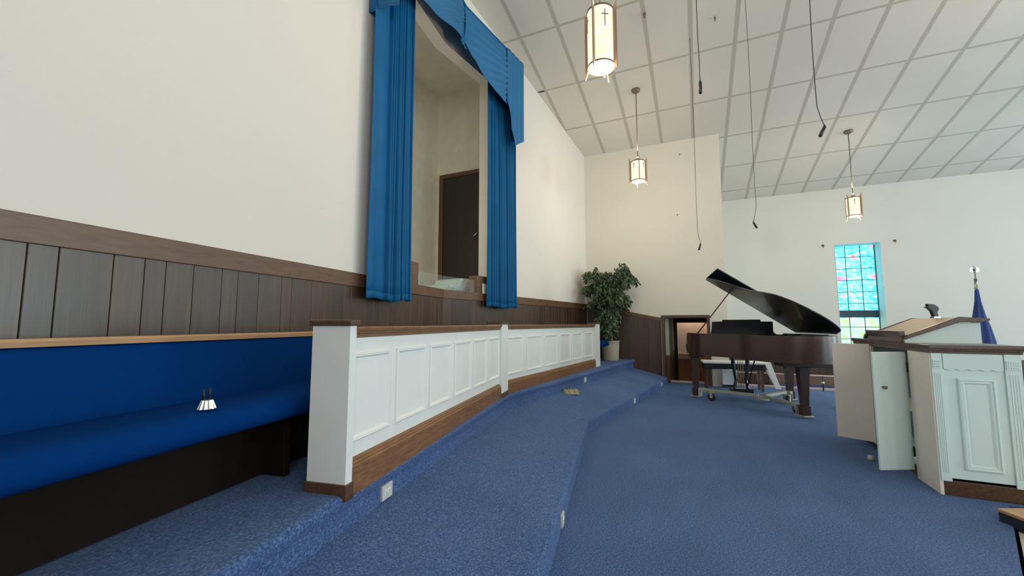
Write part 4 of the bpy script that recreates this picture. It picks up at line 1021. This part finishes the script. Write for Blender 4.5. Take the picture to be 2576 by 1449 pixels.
# black clip lamp head and black dome on the pulpit
t = thing('microphone_clip', 'small black clip-on microphone holder standing at the top of the reading desk', 'microphone holder', (4.85, -1.95, 1.266), R(20))
m = MB(); m.extrude([(-0.02, 0.01), (-0.035, 0.06), (-0.06, 0.085), (-0.085, 0.095), (-0.06, 0.105), (-0.065, 0.125), (-0.01, 0.12), (0.02, 0.10), (0.03, 0.08), (0.012, 0.05), (0.022, 0.0)], (0, 0, 0), (0, -1, 0), (0, 0, 1), (1, 0, 0), 0.03); m.build('clip_body', BLACK, t, bevel=0.004)
m = MB(); m.box(-0.005, 0.035, -0.028, 0.025, -0.008, 0.010); m.build('clip_foot', CHROME, t)
t = thing('black_dome', 'small black half-round object on the far end of the pulpit counter beside the book ledge', 'dome', (5.22, -1.60, 1.062), R(0))
m = MB(); m.extrude([(0.055*cos(pi*k/12), 0.075*sin(pi*k/12)) for k in range(13)], (0, 0, 0), (0, 1, 0), (0, 0, 1), (1, 0, 0), 0.05); m.build('housing', BLACK, t, bevel=0.003)

# small knob on the carpet by the open doors
m = MB(); m.lathe([(0.020, 0.0), (0.024, 0.015), (0.022, 0.032), (0.016, 0.042), (1e-4, 0.045)], n=20); o = m.build('door_stop', plain('white_rubber', (0.55, 0.50, 0.46), 0.6), smooth=True)
o.location = (4.72, -1.375, 0.0); tag(o, 'small round off-white knob lying on the carpet below the open pulpit doors', 'door stop')

# step platform at the lower right corner
t = thing('oak_step', 'light oak step slab with dark side at the corner of the pulpit', 'step', (3.45, -1.98, 0.0), R(25))
m = MB(); m.box(-0.22, 0.30, -0.4, 0.22, 0.055, 0.075); m.build('tread', OAKL, t, bevel=0.004)
m = MB(); m.box(-0.215, 0.295, -0.395, 0.215, -0.01, 0.055); m.build('riser', plain('dark_step_side', (0.012, 0.016, 0.03), 0.6), t)
m = MB(); m.prism([(3.93, -1.87), (3.42, -1.645), (2.89, -1.405), (1.49, -1.265), (1.49, -2.6), (3.93, -2.6)], -0.45, -0.02); struct(m.build('chancel_step', CREAMF))

# ------------------------------------------------------------------ flag
fl = thing('flag', 'furled navy flag on a pole with silver eagle finial behind the pulpit', 'flag', (10.0, -4.585, -0.45), 0)
m = MB(); m.lathe([(0.15, 0), (0.15, 0.03), (0.05, 0.06), (0.02, 0.10), (0.014, 0.11)], n=20); m.build('stand', BRASS, fl, smooth=True)
m = MB(); m.tube([(0, 0, 0.1), (0, 0, 2.42)], 0.013, 10); m.build('pole', plain('silver_pole', (0.55, 0.58, 0.55), 0.35, 0.6), fl, smooth=True)
m = MB()
n = 48; rings = [(2.27, 0.024), (2.24, 0.028), (2.05, 0.040), (1.80, 0.075), (1.6, 0.12), (1.35, 0.16), (1.0, 0.19), (0.6, 0.20)]
vs = []; fs = []
for j, (z, r) in enumerate(rings):
    for i in range(n):
        a = 2*pi*i/n; rr = r*(1+0.16*sin(a*7+j*0.4)*min(1, j/3))
        vs.append((rr*cos(a)*0.8, rr*sin(a)+0.10*max(0, r-0.05), z))
for j in range(len(rings)-1):
    for i in range(n): fs.append((j*n+i, j*n+(i+1) % n, (j+1)*n+(i+1) % n, (j+1)*n+i))
m.add(vs, fs); m.build('cloth', NAVY, fl, smooth=True)
m = MB(); m.lathe([(0.026, 2.28), (0.030, 2.285), (0.030, 2.31), (0.024, 2.315), (0.024, 2.45), (0.030, 2.455), (0.026, 2.47), (0.010, 2.475), (0.010, 2.56)], n=20); m.build('collar', plain('collar_metal', (0.30, 0.34, 0.28), 0.3, 0.7), fl, smooth=True)
m = MB()
m.ball((0, 0, 2.585), 0.022); m.tube([(0, 0, 2.59), (0, 0, 2.64), (0, 0.0, 2.67)], [0.020, 0.028, 0.014], 10); m.ball((0, 0.005, 2.69), 0.017)
for s in (-1, 1): m.extrude([(0.0, 0.0), (0.028, 0.05), (0.055, 0.035), (0.062, -0.01), (0.045, -0.035), (0.02, -0.03)], (0, 0, 2.62), (0, s, 0), (0, 0, 1), (1, 0, 0), 0.008)
m.build('eagle_finial', CHROME, fl, smooth=False)
